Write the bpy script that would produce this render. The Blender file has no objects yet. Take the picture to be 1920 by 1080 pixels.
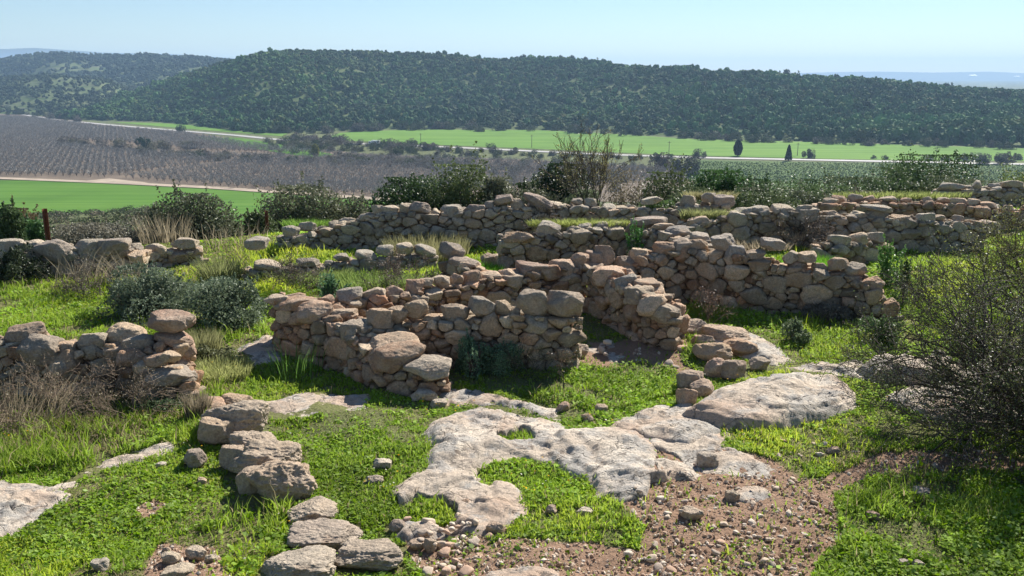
import bpy, math, numpy as np
from mathutils import Vector
SC = bpy.context.scene
COL = SC.collection
# ------------------------------------------------------------------ camera
CZ = 3.5; FPX = 1650.0; PIT = math.atan(398/1650.0)
cam_d = bpy.data.cameras.new('camera'); cam = bpy.data.objects.new('camera', cam_d); COL.objects.link(cam)
cam.location = (0, 0, CZ); cam.rotation_euler = (math.pi/2-PIT, 0, 0)
cam_d.sensor_width = 36; cam_d.lens = 36*FPX/1920; cam_d.clip_start = .1; cam_d.clip_end = 40000
SC.camera = cam
# ------------------------------------------------------------------ light
SUN_AZ = math.radians(33); SUN_EL = math.radians(38)
w = bpy.data.worlds.new('World'); SC.world = w; w.use_nodes = True
nt = w.node_tree; nt.nodes.clear()
sky = nt.nodes.new('ShaderNodeTexSky'); sky.sky_type = 'NISHITA'; sky.sun_disc = False
sky.sun_elevation = SUN_EL; sky.sun_rotation = SUN_AZ; sky.air_density = 1.0; sky.dust_density = 0.0; sky.ozone_density = 4.0; sky.altitude = 250
bg = nt.nodes.new('ShaderNodeBackground'); bg.inputs[1].default_value = 0.057
ow = nt.nodes.new('ShaderNodeOutputWorld'); nt.links.new(sky.outputs[0], bg.inputs[0]); nt.links.new(bg.outputs[0], ow.inputs[0])
sl = bpy.data.lights.new('sun', 'SUN'); so = bpy.data.objects.new('sun', sl); COL.objects.link(so)
sl.energy = 5.0; sl.angle = math.radians(.5); sl.color = (1, .95, .87)
sdir = Vector((math.sin(SUN_AZ)*math.cos(SUN_EL), math.cos(SUN_AZ)*math.cos(SUN_EL), math.sin(SUN_EL)))
so.rotation_euler = (-sdir).to_track_quat('-Z', 'Y').to_euler(); so.location = (30, 60, 60)
SC.view_settings.view_transform = 'Standard'; SC.view_settings.look = 'None'
SC.view_settings.exposure = 1.06; SC.view_settings.gamma = 1
SC.cycles.volume_bounces = 0; SC.cycles.max_bounces = 6; SC.cycles.transparent_max_bounces = 8
# ------------------------------------------------------------------ maths
sp, cp = math.sin(PIT), math.cos(PIT)
rg = np.random.default_rng(7)
def ray(px, py):
    x = (np.asarray(px, float)-960)/FPX; u = (540-np.asarray(py, float))/FPX
    return np.stack([x, cp+u*sp+0*x, -sp+u*cp+0*x], -1)
def at_z(px, py, z):
    d = ray(px, py); t = (z-CZ)/d[..., 2]
    return np.stack([d[..., 0]*t, d[..., 1]*t, np.zeros_like(t)+z], -1)
def proj(x, y, z):
    dep = y*cp+(CZ-z)*sp; dep = np.where(dep < .05, .05, dep)
    return 960+FPX*x/dep, 540-FPX*(y*sp-(CZ-z)*cp)/dep
def zat(py, y): return CZ+y*math.tan(math.atan((540-py)/FPX)-PIT)
def xat(px, y, z): return (px-960)/FPX*(y*cp+(CZ-z)*sp)
def hsh(i, j, k, s=0):
    n = (i*73856093) ^ (j*19349663) ^ (k*83492791) ^ (s*2654435761 & 0x7fffffff)
    n = (n & 0x7fffffff); n = ((n >> 13) ^ n)*1274126177 & 0x7fffffff; n = ((n >> 15) ^ n)*668265263 & 0x7fffffff
    return ((n >> 7) & 0xffff)/32767.5-1
def noise(P, s=0):
    P = np.asarray(P, float)
    F = np.floor(P).astype(np.int64); t = P-F; t = t*t*(3-2*t)
    i, j, k = F[..., 0], F[..., 1], F[..., 2]; a, b, c = t[..., 0], t[..., 1], t[..., 2]
    r = 0
    for dx in (0, 1):
        for dy in (0, 1):
            for dz in (0, 1):
                wgt = (a if dx else 1-a)*(b if dy else 1-b)*(c if dz else 1-c)
                r = r+wgt*hsh(i+dx, j+dy, k+dz, s)
    return r
def fbm(P, o=3, s=0):
    r = 0; a = 1.; P = np.asarray(P, float)
    for q in range(o): r = r+a*noise(P, s+q); a *= .5; P = P*2.03+11.7
    return r
def n2(x, y, f, o=3, s=0): return fbm(np.stack([np.asarray(x)*f, np.asarray(y)*f, np.zeros_like(np.asarray(x)*1.)+3.3], -1), o, s)
def sstep(a, b, x): t = np.clip((x-a)/(b-a), 0, 1); return t*t*(3-2*t)
def inpoly(px, py, poly):
    px = np.asarray(px, float); py = np.asarray(py, float); c = np.zeros(px.shape, bool); n = len(poly)
    for i in range(n):
        x1, y1 = poly[i]; x2, y2 = poly[(i+1) % n]
        if y1 == y2: continue
        c ^= ((y1 > py) != (y2 > py)) & (px < (x2-x1)*(py-y1)/(y2-y1)+x1)
    return c
def polydist(x, y, poly):
    d = np.full(np.shape(x), 1e9); n = len(poly)
    for i in range(n):
        ax, ay = poly[i]; bx, by = poly[(i+1) % n]; ux, uy = bx-ax, by-ay; L = ux*ux+uy*uy+1e-12
        t = np.clip(((x-ax)*ux+(y-ay)*uy)/L, 0, 1); d = np.minimum(d, np.hypot(x-ax-t*ux, y-ay-t*uy))
    return d
EP = np.array([-1500, -400, 0, 250, 500, 700, 900, 1370, 1500, 1700, 1920, 2300, 3400])
ED = np.array([16, 17.5, 18.5, 19.5, 20.5, 21, 22, 22.5, 24, 27, 32, 36, 36])
VZ = -46.5
def zg(x, y):
    x = np.asarray(x, float); y = np.asarray(y, float); D = np.hypot(x, y)
    pe = np.clip(960+FPX*x/(.973*np.maximum(y, .35*np.abs(x)+.5)+.8), -1400, 3300)
    s = np.maximum(D-np.interp(pe, EP, ED), 0)
    a = VZ*(1-(1-np.clip(s/260, 0, 1))**2)
    b = np.interp(s, [0, 41, 130, 262, 310], [0, -6.6, -18.2, -35.5, VZ])
    k = sstep(440, 250, pe); z = a*(1-k)+b*k
    nz = .05*n2(x, y, .9, 3, 5)+.02*n2(x, y, 4, 2, 9)
    z = z+nz*(D < 60)+.9*n2(x, y, .09, 3, 4)*sstep(1, 25, s)*sstep(300, 220, s)
    z = z+1.9*sstep(5, 1.5, D)
    return np.where(s > 305, VZ, z)
def gnd(px, py):
    z = 0.
    for _ in range(8):
        p = at_z(px, py, z); z = float(zg(p[0], p[1]))
        if z < -20: z = -2.
    p[2] = z; return p
# ------------------------------------------------------------------ mesh helpers
def mk(name, V, F, mat, tint=None, smooth=True, parent=None, origin=None, link=True):
    V = np.ascontiguousarray(V, np.float32); F = np.ascontiguousarray(F, np.int32)
    if origin is not None: V = V-np.asarray(origin, np.float32)
    me = bpy.data.meshes.new(name); n = F.shape[1]
    me.vertices.add(len(V)); me.vertices.foreach_set('co', V.ravel())
    me.loops.add(F.size); me.loops.foreach_set('vertex_index', F.ravel())
    me.polygons.add(len(F)); me.polygons.foreach_set('loop_start', np.arange(len(F), dtype=np.int32)*n)
    me.polygons.foreach_set('loop_total', np.full(len(F), n, np.int32))
    me.polygons.foreach_set('use_smooth', np.full(len(F), smooth, bool))
    me.update(calc_edges=True)
    if tint is not None:
        at = me.attributes.new('tint', 'FLOAT_COLOR', 'POINT')
        at.data.foreach_set('color', np.concatenate([tint, np.ones((len(V), 1))], 1).astype(np.float32).ravel())
    me.materials.append(mat)
    o = bpy.data.objects.new(name, me)
    if link: COL.objects.link(o)
    if parent is not None: o.parent = parent
    elif origin is not None: o.location = origin
    return o
def tag(o, label=None, cat=None, group=None, kind=None):
    if label: o['label'] = label
    if cat: o['category'] = cat
    if group: o['group'] = group
    if kind: o['kind'] = kind
    return o
def empty(name, loc, label, cat, group=None):
    o = bpy.data.objects.new(name, None); COL.objects.link(o); o.location = loc; o.empty_display_size = .2
    return tag(o, label, cat, group)
def tri(quads):
    q = np.asarray(quads); return np.concatenate([q[:, [0, 1, 2]], q[:, [0, 2, 3]]])
_ico = {}
def ico(sub):
    if sub in _ico: return _ico[sub]
    t = (1+5**.5)/2
    v = [(-1, t, 0), (1, t, 0), (-1, -t, 0), (1, -t, 0), (0, -1, t), (0, 1, t), (0, -1, -t), (0, 1, -t), (t, 0, -1), (t, 0, 1), (-t, 0, -1), (-t, 0, 1)]
    f = [(0, 11, 5), (0, 5, 1), (0, 1, 7), (0, 7, 10), (0, 10, 11), (1, 5, 9), (5, 11, 4), (11, 10, 2), (10, 7, 6), (7, 1, 8), (3, 9, 4), (3, 4, 2), (3, 2, 6), (3, 6, 8), (3, 8, 9), (4, 9, 5), (2, 4, 11), (6, 2, 10), (8, 6, 7), (9, 8, 1)]
    v = [np.array(p)/np.linalg.norm(p) for p in v]
    for _ in range(sub):
        mid = {}; nf = []
        def m(a, b):
            k = (min(a, b), max(a, b))
            if k not in mid: p = v[a]+v[b]; mid[k] = len(v); v.append(p/np.linalg.norm(p))
            return mid[k]
        for a, b, c in f:
            ab, bc, ca = m(a, b), m(b, c), m(c, a); nf += [(a, ab, ca), (b, bc, ab), (c, ca, bc), (ab, bc, ca)]
        f = nf
    _ico[sub] = (np.array(v), np.array(f, np.int32)); return _ico[sub]
def merge(parts):
    V = []; F = []; T = []; o = 0
    for p in parts:
        V.append(p[0]); F.append(p[1]+o); o += len(p[0]); T.append(p[2] if len(p) > 2 else np.ones((len(p[0]), 3)))
    return np.concatenate(V), np.concatenate(F), np.concatenate(T)
def pnorm(dirs, N, d, p, cap):
    q = np.maximum(dirs@N.T, 0)/d[None]
    return (np.sum(q**p, 1)+cap**(-p))**(-1/p)
def rock(dims, seed, sub=4, p=12, rough=.06, boxy=.86):
    r = np.random.default_rng(seed); dirs, F = ico(sub); p = p*r.uniform(1.6, 4.)
    N = r.normal(size=(13, 3)); N /= np.linalg.norm(N, axis=1)[:, None]; d = r.uniform(.66, 1.02, 13)
    B = np.array([(1, 0, 0), (-1, 0, 0), (0, 1, 0), (0, -1, 0), (0, 0, 1), (0, 0, -1)], float)+r.normal(size=(6, 3))*.16
    B /= np.linalg.norm(B, axis=1)[:, None]
    N = np.concatenate([N, B]); d = np.concatenate([d, r.uniform(boxy-.1, boxy+.06, 6)])
    R = pnorm(dirs, N, d, p, 1.15)
    R = R*(1+rough*fbm(dirs*1.7+seed*3.1, 3, seed)-rough*.9*np.abs(fbm(dirs*3.6+seed, 3, seed+5))+(rough*.45*fbm(dirs*14+seed, 3, seed+9) if sub > 3 else 0))
    V = dirs*R[:, None]
    e = (V.max(0)-V.min(0))/2; V = (V-(V.max(0)+V.min(0))/2)/e
    return V*np.asarray(dims)/2, F
def rotz(V, a):
    c, s = math.cos(a), math.sin(a); return np.stack([V[:, 0]*c-V[:, 1]*s, V[:, 0]*s+V[:, 1]*c, V[:, 2]], 1)
def rotx(V, a):
    c, s = math.cos(a), math.sin(a); return np.stack([V[:, 0], V[:, 1]*c-V[:, 2]*s, V[:, 1]*s+V[:, 2]*c], 1)
def roty(V, a):
    c, s = math.cos(a), math.sin(a); return np.stack([V[:, 0]*c+V[:, 2]*s, V[:, 1], -V[:, 0]*s+V[:, 2]*c], 1)
def tubes(P0, P1, R0, R1, n=3):
    P0 = np.asarray(P0, float); P1 = np.asarray(P1, float); R0 = np.asarray(R0, float); R1 = np.asarray(R1, float)
    d = P1-P0; d /= np.linalg.norm(d, axis=1)[:, None]+1e-9
    h = np.where(np.abs(d[:, 2:3]) > .9, np.array([[1., 0, 0]]), np.array([[0, 0, 1.]]))
    a = np.cross(d, h); a /= np.linalg.norm(a, axis=1)[:, None]; b = np.cross(d, a)
    V = np.zeros((len(P0), 2*n, 3))
    for k in range(n):
        c, s = math.cos(2*math.pi*k/n), math.sin(2*math.pi*k/n)
        V[:, k] = P0+(a*c+b*s)*R0[:, None]; V[:, n+k] = P1+(a*c+b*s)*R1[:, None]
    base = (np.arange(len(P0))*2*n)[:, None]; F = []
    for k in range(n):
        q = (k+1) % n; F.append(base+np.array([[k, q, n+q]])); F.append(base+np.array([[k, n+q, n+k]]))
    return V.reshape(-1, 3), np.concatenate(F).astype(np.int32)
def box(c, s, rz=0):
    x, y, z = np.asarray(s)/2.; V = np.array([(a*x, b*y, e*z) for a in (-1, 1) for b in (-1, 1) for e in (-1, 1)], float)
    V = rotz(V, rz)+np.asarray(c)
    return V, tri([(0, 1, 3, 2), (4, 6, 7, 5), (0, 4, 5, 1), (2, 3, 7, 6), (0, 2, 6, 4), (1, 5, 7, 3)]).astype(np.int32)
def leaves(P, size, r, flat=.0, asp=.55):
    n = len(P); d = r.normal(size=(n, 3)); d[:, 2] *= (1-flat); d /= np.linalg.norm(d, axis=1)[:, None]+1e-9
    e = r.normal(size=(n, 3)); e[:, 2] *= (1-flat*.6); b = np.cross(d, e); b /= np.linalg.norm(b, axis=1)[:, None]+1e-9
    if flat: b = np.cross(d, np.array([0, 0, 1.])+.5*r.normal(size=(n, 3))); b /= np.linalg.norm(b, axis=1)[:, None]+1e-9
    s = (np.zeros(n)+size)*r.uniform(.6, 1.3, n)
    V = np.stack([P-d*s[:, None]*.5, P+b*s[:, None]*asp*.5, P+d*s[:, None]*.5, P-b*s[:, None]*asp*.5], 1).reshape(-1, 3)
    return V, (np.arange(n)[:, None]*4+np.array([[0, 1, 2, 3]])).astype(np.int32)
def rep(c, n): return np.repeat(c, n, 0)
# ------------------------------------------------------------------ materials
class NT:
    def __init__(s, name):
        s.m = bpy.data.materials.new(name); s.m.use_nodes = True; s.t = s.m.node_tree; s.t.nodes.clear()
        s.out = s.n('OutputMaterial'); s.co = s.n('TexCoord')
    def n(s, ty, **kw):
        nd = s.t.nodes.new('ShaderNode'+ty)
        for k, v in kw.items(): setattr(nd, k, v)
        return nd
    def l(s, a, b): s.t.links.new(a, b)
    def noise(s, sc, det=4, rough=.6, src=None):
        nd = s.n('TexNoise'); nd.inputs['Scale'].default_value = sc; nd.inputs['Detail'].default_value = det; nd.inputs['Roughness'].default_value = rough
        s.l(src or s.co.outputs['Object'], nd.inputs['Vector']); return nd.outputs['Fac']
    def voro(s, sc):
        nd = s.n('TexVoronoi'); nd.inputs['Scale'].default_value = sc; s.l(s.co.outputs['Object'], nd.inputs['Vector']); return nd.outputs['Distance']
    def ramp(s, f, a, b, va=0., vb=1.):
        nd = s.n('MapRange'); nd.interpolation_type = 'SMOOTHSTEP'
        for k, v in zip((1, 2, 3, 4), (a, b, va, vb)): nd.inputs[k].default_value = v
        s.l(f, nd.inputs[0]); return nd.outputs[0]
    def mix(s, f, a, b, bt='MIX'):
        nd = s.n('Mix', data_type='RGBA', blend_type=bt)
        for v, i in ((f, 0), (a, 6), (b, 7)):
            if hasattr(v, 'links'): s.l(v, nd.inputs[i])
            elif i == 0: nd.inputs[0].default_value = v
            else: nd.inputs[i].default_value = (*v, 1)
        return nd.outputs[2]
    def attr(s, name='tint'): nd = s.n('Attribute', attribute_name=name); return nd.outputs['Color']
    def math(s, op, a, b):
        nd = s.n('Math', operation=op)
        for v, i in ((a, 0), (b, 1)):
            if hasattr(v, 'links'): s.l(v, nd.inputs[i])
            else: nd.inputs[i].default_value = v
        return nd.outputs[0]
    def bump(s, h, st, dist):
        nd = s.n('Bump'); nd.inputs['Strength'].default_value = st; nd.inputs['Distance'].default_value = dist; s.l(h, nd.inputs['Height']); return nd.outputs[0]
    def bsdf(s, col, rough=.9, nrm=None, spec=.2):
        nd = s.n('BsdfPrincipled')
        if hasattr(col, 'links'): s.l(col, nd.inputs['Base Color'])
        else: nd.inputs['Base Color'].default_value = (*col, 1)
        nd.inputs['Roughness'].default_value = rough; nd.inputs['Specular IOR Level'].default_value = spec
        if nrm is not None: s.l(nrm, nd.inputs['Normal'])
        return nd.outputs[0]
    def done(s, sh): s.l(sh, s.out.inputs[0]); return s.m
def rockmat(name, sc=1., lich=.5, pale=(.72, .59, .44), dark=(.09, .072, .055), bst=1.):
    t = NT(name); c = t.attr()
    c = t.mix(t.ramp(t.noise(3.1*sc, 5, .65), .35, .7, 0, .65), c, pale)
    c = t.mix(t.ramp(t.noise(7*sc, 6, .75), .53-.04*lich, .68, 0, .75*lich), c, dark)
    c = t.mix(t.ramp(t.noise(38*sc, 4, .7), .3, .75, .45, 0.), c, (.10, .085, .07), 'MIX')
    c = t.mix(t.ramp(t.noise(2.3*sc, 3, .5), .56, .75, 0, .35), c, (.42, .22, .11))
    pit = t.ramp(t.voro(9*sc), 0, .2, 0, 1)
    c = t.mix(t.ramp(pit, 0, .35, .35, 0), c, (.06, .05, .045))
    h = t.math('ADD', t.math('MULTIPLY', t.noise(9*sc, 9, .72), 1.), t.math('MULTIPLY', pit, .12))
    return t.done(t.bsdf(c, .92, t.bump(h, .75*bst, .06/sc), .15))
def leafmat(name, trans=.35, rough=.55, spec=.3):
    t = NT(name); c = t.attr(); b = t.bsdf(c, rough, None, spec)
    tr = t.n('BsdfTranslucent'); t.l(c, tr.inputs[0]); m = t.n('MixShader'); m.inputs[0].default_value = trans
    t.l(b, m.inputs[1]); t.l(tr.outputs[0], m.inputs[2]); return t.done(m.outputs[0])
def plain(name, col, rough=.85, nsc=8, var=.35, spec=.2, bst=.4):
    t = NT(name); f = t.noise(nsc, 6, .65); c = t.mix(t.ramp(f, .3, .7), tuple(v*(1-var) for v in col), tuple(min(1, v*(1+var)) for v in col))
    return t.done(t.bsdf(c, rough, t.bump(f, bst, .02), spec))
M_STONE = rockmat('limestone', 1.15, .6, bst=1.8)
M_BOULDER = rockmat('weathered_limestone', 1.1, .85, (.68, .57, .44), (.10, .082, .065), 1.3)
M_BED = rockmat('bedrock', .85, .35, (.80, .70, .58), (.26, .225, .19), .9)
M_GRASS = leafmat('grass_blade', .5, .7, .08)
M_LEAF = leafmat('leaf', .32, .5, .22)
M_TREE = leafmat('tree_foliage', .12, .8, .1)
def bedmat():
    t = NT('bedrock_karst'); c = t.attr()
    c = t.mix(t.ramp(t.noise(1.6, 5, .6), .42, .62, 0, .7), c, (.84, .75, .62))
    c = t.mix(t.ramp(t.noise(2.9, 7, .72), .48, .58, 0, .7), c, (.42, .41, .385))
    c = t.mix(t.ramp(t.noise(4.5, 6, .7), .60, .68, 0, .55), c, (.50, .32, .20))
    c = t.mix(t.ramp(t.noise(9, 9, .8), .51, .60, 0, .8), c, (.20, .175, .15))
    c = t.mix(t.ramp(t.noise(60, 3, .7), .35, .7, .35, 0.), c, (.2, .16, .13))
    msk = t.ramp(t.noise(3.3, 3, .6), .45, .6, 0, 1); pit = t.ramp(t.voro(21), 0, .3, 1, 0); pit = t.math('MULTIPLY', pit, msk)
    c = t.mix(t.math('MULTIPLY', pit, .6), c, (.10, .085, .07))
    vc = t.n('TexVoronoi', feature='DISTANCE_TO_EDGE'); vc.inputs['Scale'].default_value = 2.6; mp = t.n('Mapping'); mp.inputs['Scale'].default_value = (1, 1.9, 1)
    wn = t.n('TexNoise'); wn.inputs['Scale'].default_value = 3; wn.inputs['Detail'].default_value = 5; t.l(t.co.outputs['Object'], wn.inputs['Vector'])
    mx = t.n('Mix', data_type='RGBA'); mx.inputs[0].default_value = .28; t.l(t.co.outputs['Object'], mx.inputs[6]); t.l(wn.outputs['Color'], mx.inputs[7]); t.l(mx.outputs[2], mp.inputs[0]); t.l(mp.outputs[0], vc.inputs['Vector'])
    crk = t.math('MULTIPLY', t.ramp(vc.outputs['Distance'], 0, .016, 1, 0), t.ramp(t.noise(1.9, 3, .6), .42, .52, 0, 1)); c = t.mix(t.math('MULTIPLY', crk, .65), c, (.12, .10, .085))
    h = t.math('SUBTRACT', t.math('SUBTRACT', t.noise(8, 10, .76), t.math('MULTIPLY', pit, .25)), t.math('MULTIPLY', crk, .35))
    return t.done(t.bsdf(c, .92, t.bump(h, .9, .07), .12))
M_BED = bedmat()
M_CORE = plain('earth_fill', (.12, .08, .055), .95, 12)
M_TWIG = plain('twig_bark', (.085, .07, .06), .8, 20)
M_DRY = plain('dry_stem', (.24, .18, .13), .85, 20)
M_BARK = plain('bark', (.10, .08, .065), .9, 12)
M_RUST = plain('rusty_iron', (.12, .045, .025), .8, 30)
M_WOOD = plain('pole_wood', (.16, .13, .10), .9, 5)
M_WHITE = plain('white_paint', (.78, .78, .76), .5, 3, .05)
M_DARK = plain('dark_rubber', (.03, .03, .03), .6, 3, .1)
M_GLASS = plain('dark_glass', (.05, .07, .09), .15, 3, .05, .5)
M_ROAD = plain('road_surface', (.36, .345, .33), .8, .05, .12)
M_TRACK = plain('dirt_track', (.34, .275, .205), .95, .12, .2)
def groundmat():
    t = NT('ground_earth'); c = t.attr()
    c = t.mix(t.ramp(t.noise(1.7, 6, .7), .4, .75, 0, .4), c, t.mix(.5, c, (.10, .06, .04)))
    v = t.voro(26); c = t.mix(t.ramp(t.noise(55, 3, .7), .56, .7, 0, .5), c, (.40, .32, .26))
    h = t.math('ADD', t.noise(14, 8, .75), t.math('MULTIPLY', v, .3))
    return t.done(t.bsdf(c, .97, t.bump(h, .9, .05), .08))
M_GROUND = groundmat()
def pebmat():
    t = NT('pebble'); c = t.attr(); c = t.mix(t.ramp(t.noise(20, 4, .7), .35, .7, 0, .4), c, (.30, .22, .17)); return t.done(t.bsdf(c, .93, t.bump(t.noise(30, 5, .7), .5, .02), .1))
M_PEB = pebmat()
def fieldmat(name, a, b, dirn=0., sc=.3, fine=.02, fade=.35):
    t = NT(name); mp = t.n('Mapping'); mp.inputs['Rotation'].default_value = (0, 0, dirn); mp.inputs['Scale'].default_value = (fine, sc, 1)
    t.l(t.co.outputs['Object'], mp.inputs[0]); f = t.noise(1, 4, .6, mp.outputs[0])
    c = t.mix(t.ramp(f, .35, .65), a, b); g = t.noise(.012, 5, .65); c = t.mix(t.ramp(g, .42, .7, 0, fade), c, tuple(v*.65 for v in a))
    return t.done(t.bsdf(c, .95, None, .05))
M_WHEAT = fieldmat('young_wheat', (.065, .155, .018), (.105, .20, .03), .1, .5, .01, .6)
M_WHEAT2 = fieldmat('far_wheat', (.10, .20, .032), (.14, .245, .045), -.05, .12, .008, .5)
M_ORCH = fieldmat('orchard_earth', (.14, .112, .085), (.18, .14, .105), .2)
M_VINE = fieldmat('vineyard_earth', (.075, .125, .038), (.11, .155, .055), 0.)
M_HILL = fieldmat('hill_earth', (.07, .105, .035), (.10, .12, .055), .5, .03, .02, .3)
M_HILL2 = fieldmat('hill_rocky', (.08, .125, .04), (.15, .155, .095), .5, .02, .015, .5)
M_FAR = fieldmat('far_hill', (.07, .09, .06), (.13, .13, .10), 0, .004, .003)
# ------------------------------------------------------------------ pixel-space plans of the near ground
SOIL = [
 [(1120, 915), (1240, 850), (1330, 790), (1350, 830), (1430, 850), (1500, 895), (1640, 860), (1700, 845), (1930, 865), (1930, 885), (1650, 890), (1560, 930), (1600, 1000), (1480, 1100), (1180, 1100), (1200, 980)],
 [(740, 980), (900, 975), (960, 930), (1000, 950), (900, 1010), (880, 1100), (800, 1100)],
 [(280, 1050), (330, 1015), (410, 1030), (430, 1100), (270, 1100)], [(250, 955), (275, 935), (305, 950), (270, 975)],
 [(1095, 640), (1280, 640), (1300, 700), (1200, 690), (1090, 680)], [(900, 1010), (1200, 1020), (1240, 1110), (880, 1110)],
 [(1280, 790), (1330, 800), (1350, 850), (1280, 830)], [(1330, 780), (1420, 790), (1400, 800), (1350, 800)]]
OUT = [ # name-label, polygon, height, seed
 ('broad pale bedrock slab spreading across the centre foreground', [(735, 925), (770, 885), (800, 845), (812, 795), (850, 762), (900, 752), (965, 762), (1050, 780), (1065, 805), (1150, 795), (1210, 812), (1230, 850), (1225, 880), (1300, 885), (1260, 905), (1190, 925), (1130, 920), (1100, 885), (1040, 862), (980, 858), (930, 862), (890, 885), (950, 895), (985, 930), (985, 955), (900, 985), (830, 995), (765, 990), (738, 960)], .24, 1),
 ('narrow pale bedrock ledge behind the central slab, under the short grass', [(825, 716), (870, 722), (950, 742), (1045, 760), (1045, 778), (985, 762), (930, 752), (850, 752), (815, 735)], .12, 2),
 ('smooth humped bedrock slab with a blue-grey shaded side, right of centre', [(1285, 770), (1330, 735), (1400, 712), (1480, 698), (1570, 698), (1608, 722), (1592, 752), (1500, 770), (1440, 785), (1385, 790), (1325, 780)], .34, 3),
 ('low mound of grey pitted bedrock joining the central slab to the humped one', [(1150, 798), (1165, 772), (1230, 750), (1290, 745), (1325, 775), (1345, 800), (1290, 822), (1210, 815)], .2, 4),
 ('flat pale bedrock at the far end of the humped slab', [(1460, 690), (1530, 668), (1600, 672), (1665, 690), (1640, 712), (1600, 705), (1560, 694)], .16, 5),
 ('long rounded bedrock hump behind the thorny shrub at the right edge', [(1612, 690), (1650, 655), (1740, 648), (1830, 672), (1960, 700), (1960, 740), (1840, 730), (1740, 708), (1640, 705)], .3, 6),
 ('pale bedrock slab seen through the lower branches of the thorny shrub', [(1665, 738), (1700, 712), (1800, 722), (1960, 750), (1960, 790), (1850, 785), (1760, 775), (1690, 750)], .24, 7),
 ('flat bedrock slab half in the shadow below the near cell wall', [(478, 765), (530, 745), (600, 728), (690, 735), (695, 758), (640, 775), (560, 780), (500, 782)], .12, 8),
 ('small pale bedrock patch at the left foot of the near cell wall', [(445, 655), (500, 632), (530, 640), (525, 672), (475, 680)], .14, 9),
 ('long narrow bedrock strip slanting through the grass at the lower left', [(90, 915), (160, 872), (250, 845), (325, 822), (318, 842), (230, 868), (130, 905)], .1, 10),
 ('pale bedrock slab cut off by the left edge of the picture', [(-60, 890), (10, 898), (60, 905), (118, 925), (85, 960), (30, 990), (-60, 1020)], .16, 11),
 ('thin bedrock sheet surrounded by reddish rubble, right of the central slab', [(1300, 862), (1330, 840), (1390, 840), (1465, 872), (1440, 892), (1380, 890), (1320, 882)], .08, 12),
 ('small flat bedrock patch in the middle of the rubble', [(1362, 925), (1380, 905), (1425, 910), (1440, 928), (1400, 940)], .06, 13),
 ('grey sloping bedrock shelf behind the tumbled doorway stones', [(1300, 640), (1350, 612), (1400, 618), (1450, 640), (1485, 665), (1450, 672), (1380, 655)], .2, 14),
 ('bedrock edge showing at the bottom of the picture below the central slab', [(880, 1085), (940, 1066), (1040, 1072), (1060, 1100), (860, 1110)], .1, 15),
 ('bedrock floor in the shade of the doorway between the cells', [(1095, 650), (1150, 640), (1180, 662), (1150, 680), (1100, 672)], .06, 16),
 ('thin pale slab bridging the central slab and the rubble to its right', [(1215, 800), (1290, 812), (1350, 800), (1352, 835), (1300, 862), (1320, 888), (1280, 908), (1220, 900)], .1, 17),
]
# blocked raster
GX0, GY0, GS = -16., 4.5, .04; GW, GH = 1000, 900
blocked = np.zeros((GW, GH), bool)
def block(x, y):
    i = ((np.asarray(x)-GX0)/GS).astype(int).ravel(); j = ((np.asarray(y)-GY0)/GS).astype(int).ravel()
    k = (i >= 0) & (i < GW) & (j >= 0) & (j < GH); blocked[i[k], j[k]] = True
def isblocked(x, y):
    i = np.clip(((x-GX0)/GS).astype(int), 0, GW-1); j = np.clip(((y-GY0)/GS).astype(int), 0, GH-1)
    ins = (x > GX0) & (x < GX0+GW*GS) & (y > GY0) & (y < GY0+GH*GS); return ins & blocked[i, j]
def soil(x, y, z):
    px, py = proj(x, y, z); px = px+28*n2(x, y, 1.6, 3, 21); py = py+16*n2(x, y, 1.9, 3, 22)
    s = np.zeros(np.shape(x), bool)
    for p in SOIL: s |= inpoly(px, py, p)
    return s & (y > 1)
# ------------------------------------------------------------------ ground sheet
def build_ground():
    az = np.concatenate([np.linspace(-180, -42, 24, endpoint=False), np.linspace(-42, 42, 560), np.linspace(42, 180, 24)[1:]])*math.pi/180
    D = np.concatenate([[.02, .7, 1.4, 2.2, 3, 3.8], 4.5*np.exp(np.arange(0, 290)*.0065)])
    D = np.concatenate([D, D[-1]*np.exp(np.arange(1, 72)*.035)]); D = np.concatenate([D[D < 345], [350, 420, 600, 900, 1400, 2200, 3600, 6000, 9000, 10500]])
    A, R = np.meshgrid(az, D, indexing='ij'); X = np.sin(A)*R; Y = np.cos(A)*R; Z = zg(X, Y)
    s = soil(X, Y, Z)
    n = n2(X, Y, .5, 4, 31); near = R < 60
    green = np.stack([.19+.05*n, .19+.03*n, .075+.01*n], -1); earth = np.array([.31, .20, .135])
    dry = np.array([.16, .14, .085])
    k = sstep(-.2, .6, n)[..., None]*.4
    c = green*(1-k)+dry*k
    c = np.where(s[..., None], earth, c)
    far = np.stack([.10+.03*n, .12+.03*n, .05+.01*n], -1)*(.9+.2*n2(X, Y, .01, 3, 8))[..., None]
    sl = sstep(20, 50, R)[..., None]; c = c*(1-sl)+far*sl
    Z = Z+np.where(s, .012*n2(X, Y, 12, 3, 77), 0)
    na, nd = X.shape; idx = np.arange(na*nd).reshape(na, nd)
    F = np.stack([idx[:-1, :-1], idx[:-1, 1:], idx[1:, 1:], idx[1:, :-1]], -1).reshape(-1, 4)
    V = np.stack([X, Y, Z], -1).reshape(-1, 3)
    tag(mk('ground', V, F, M_GROUND, c.reshape(-1, 3)), kind='structure')
build_ground()
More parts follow.
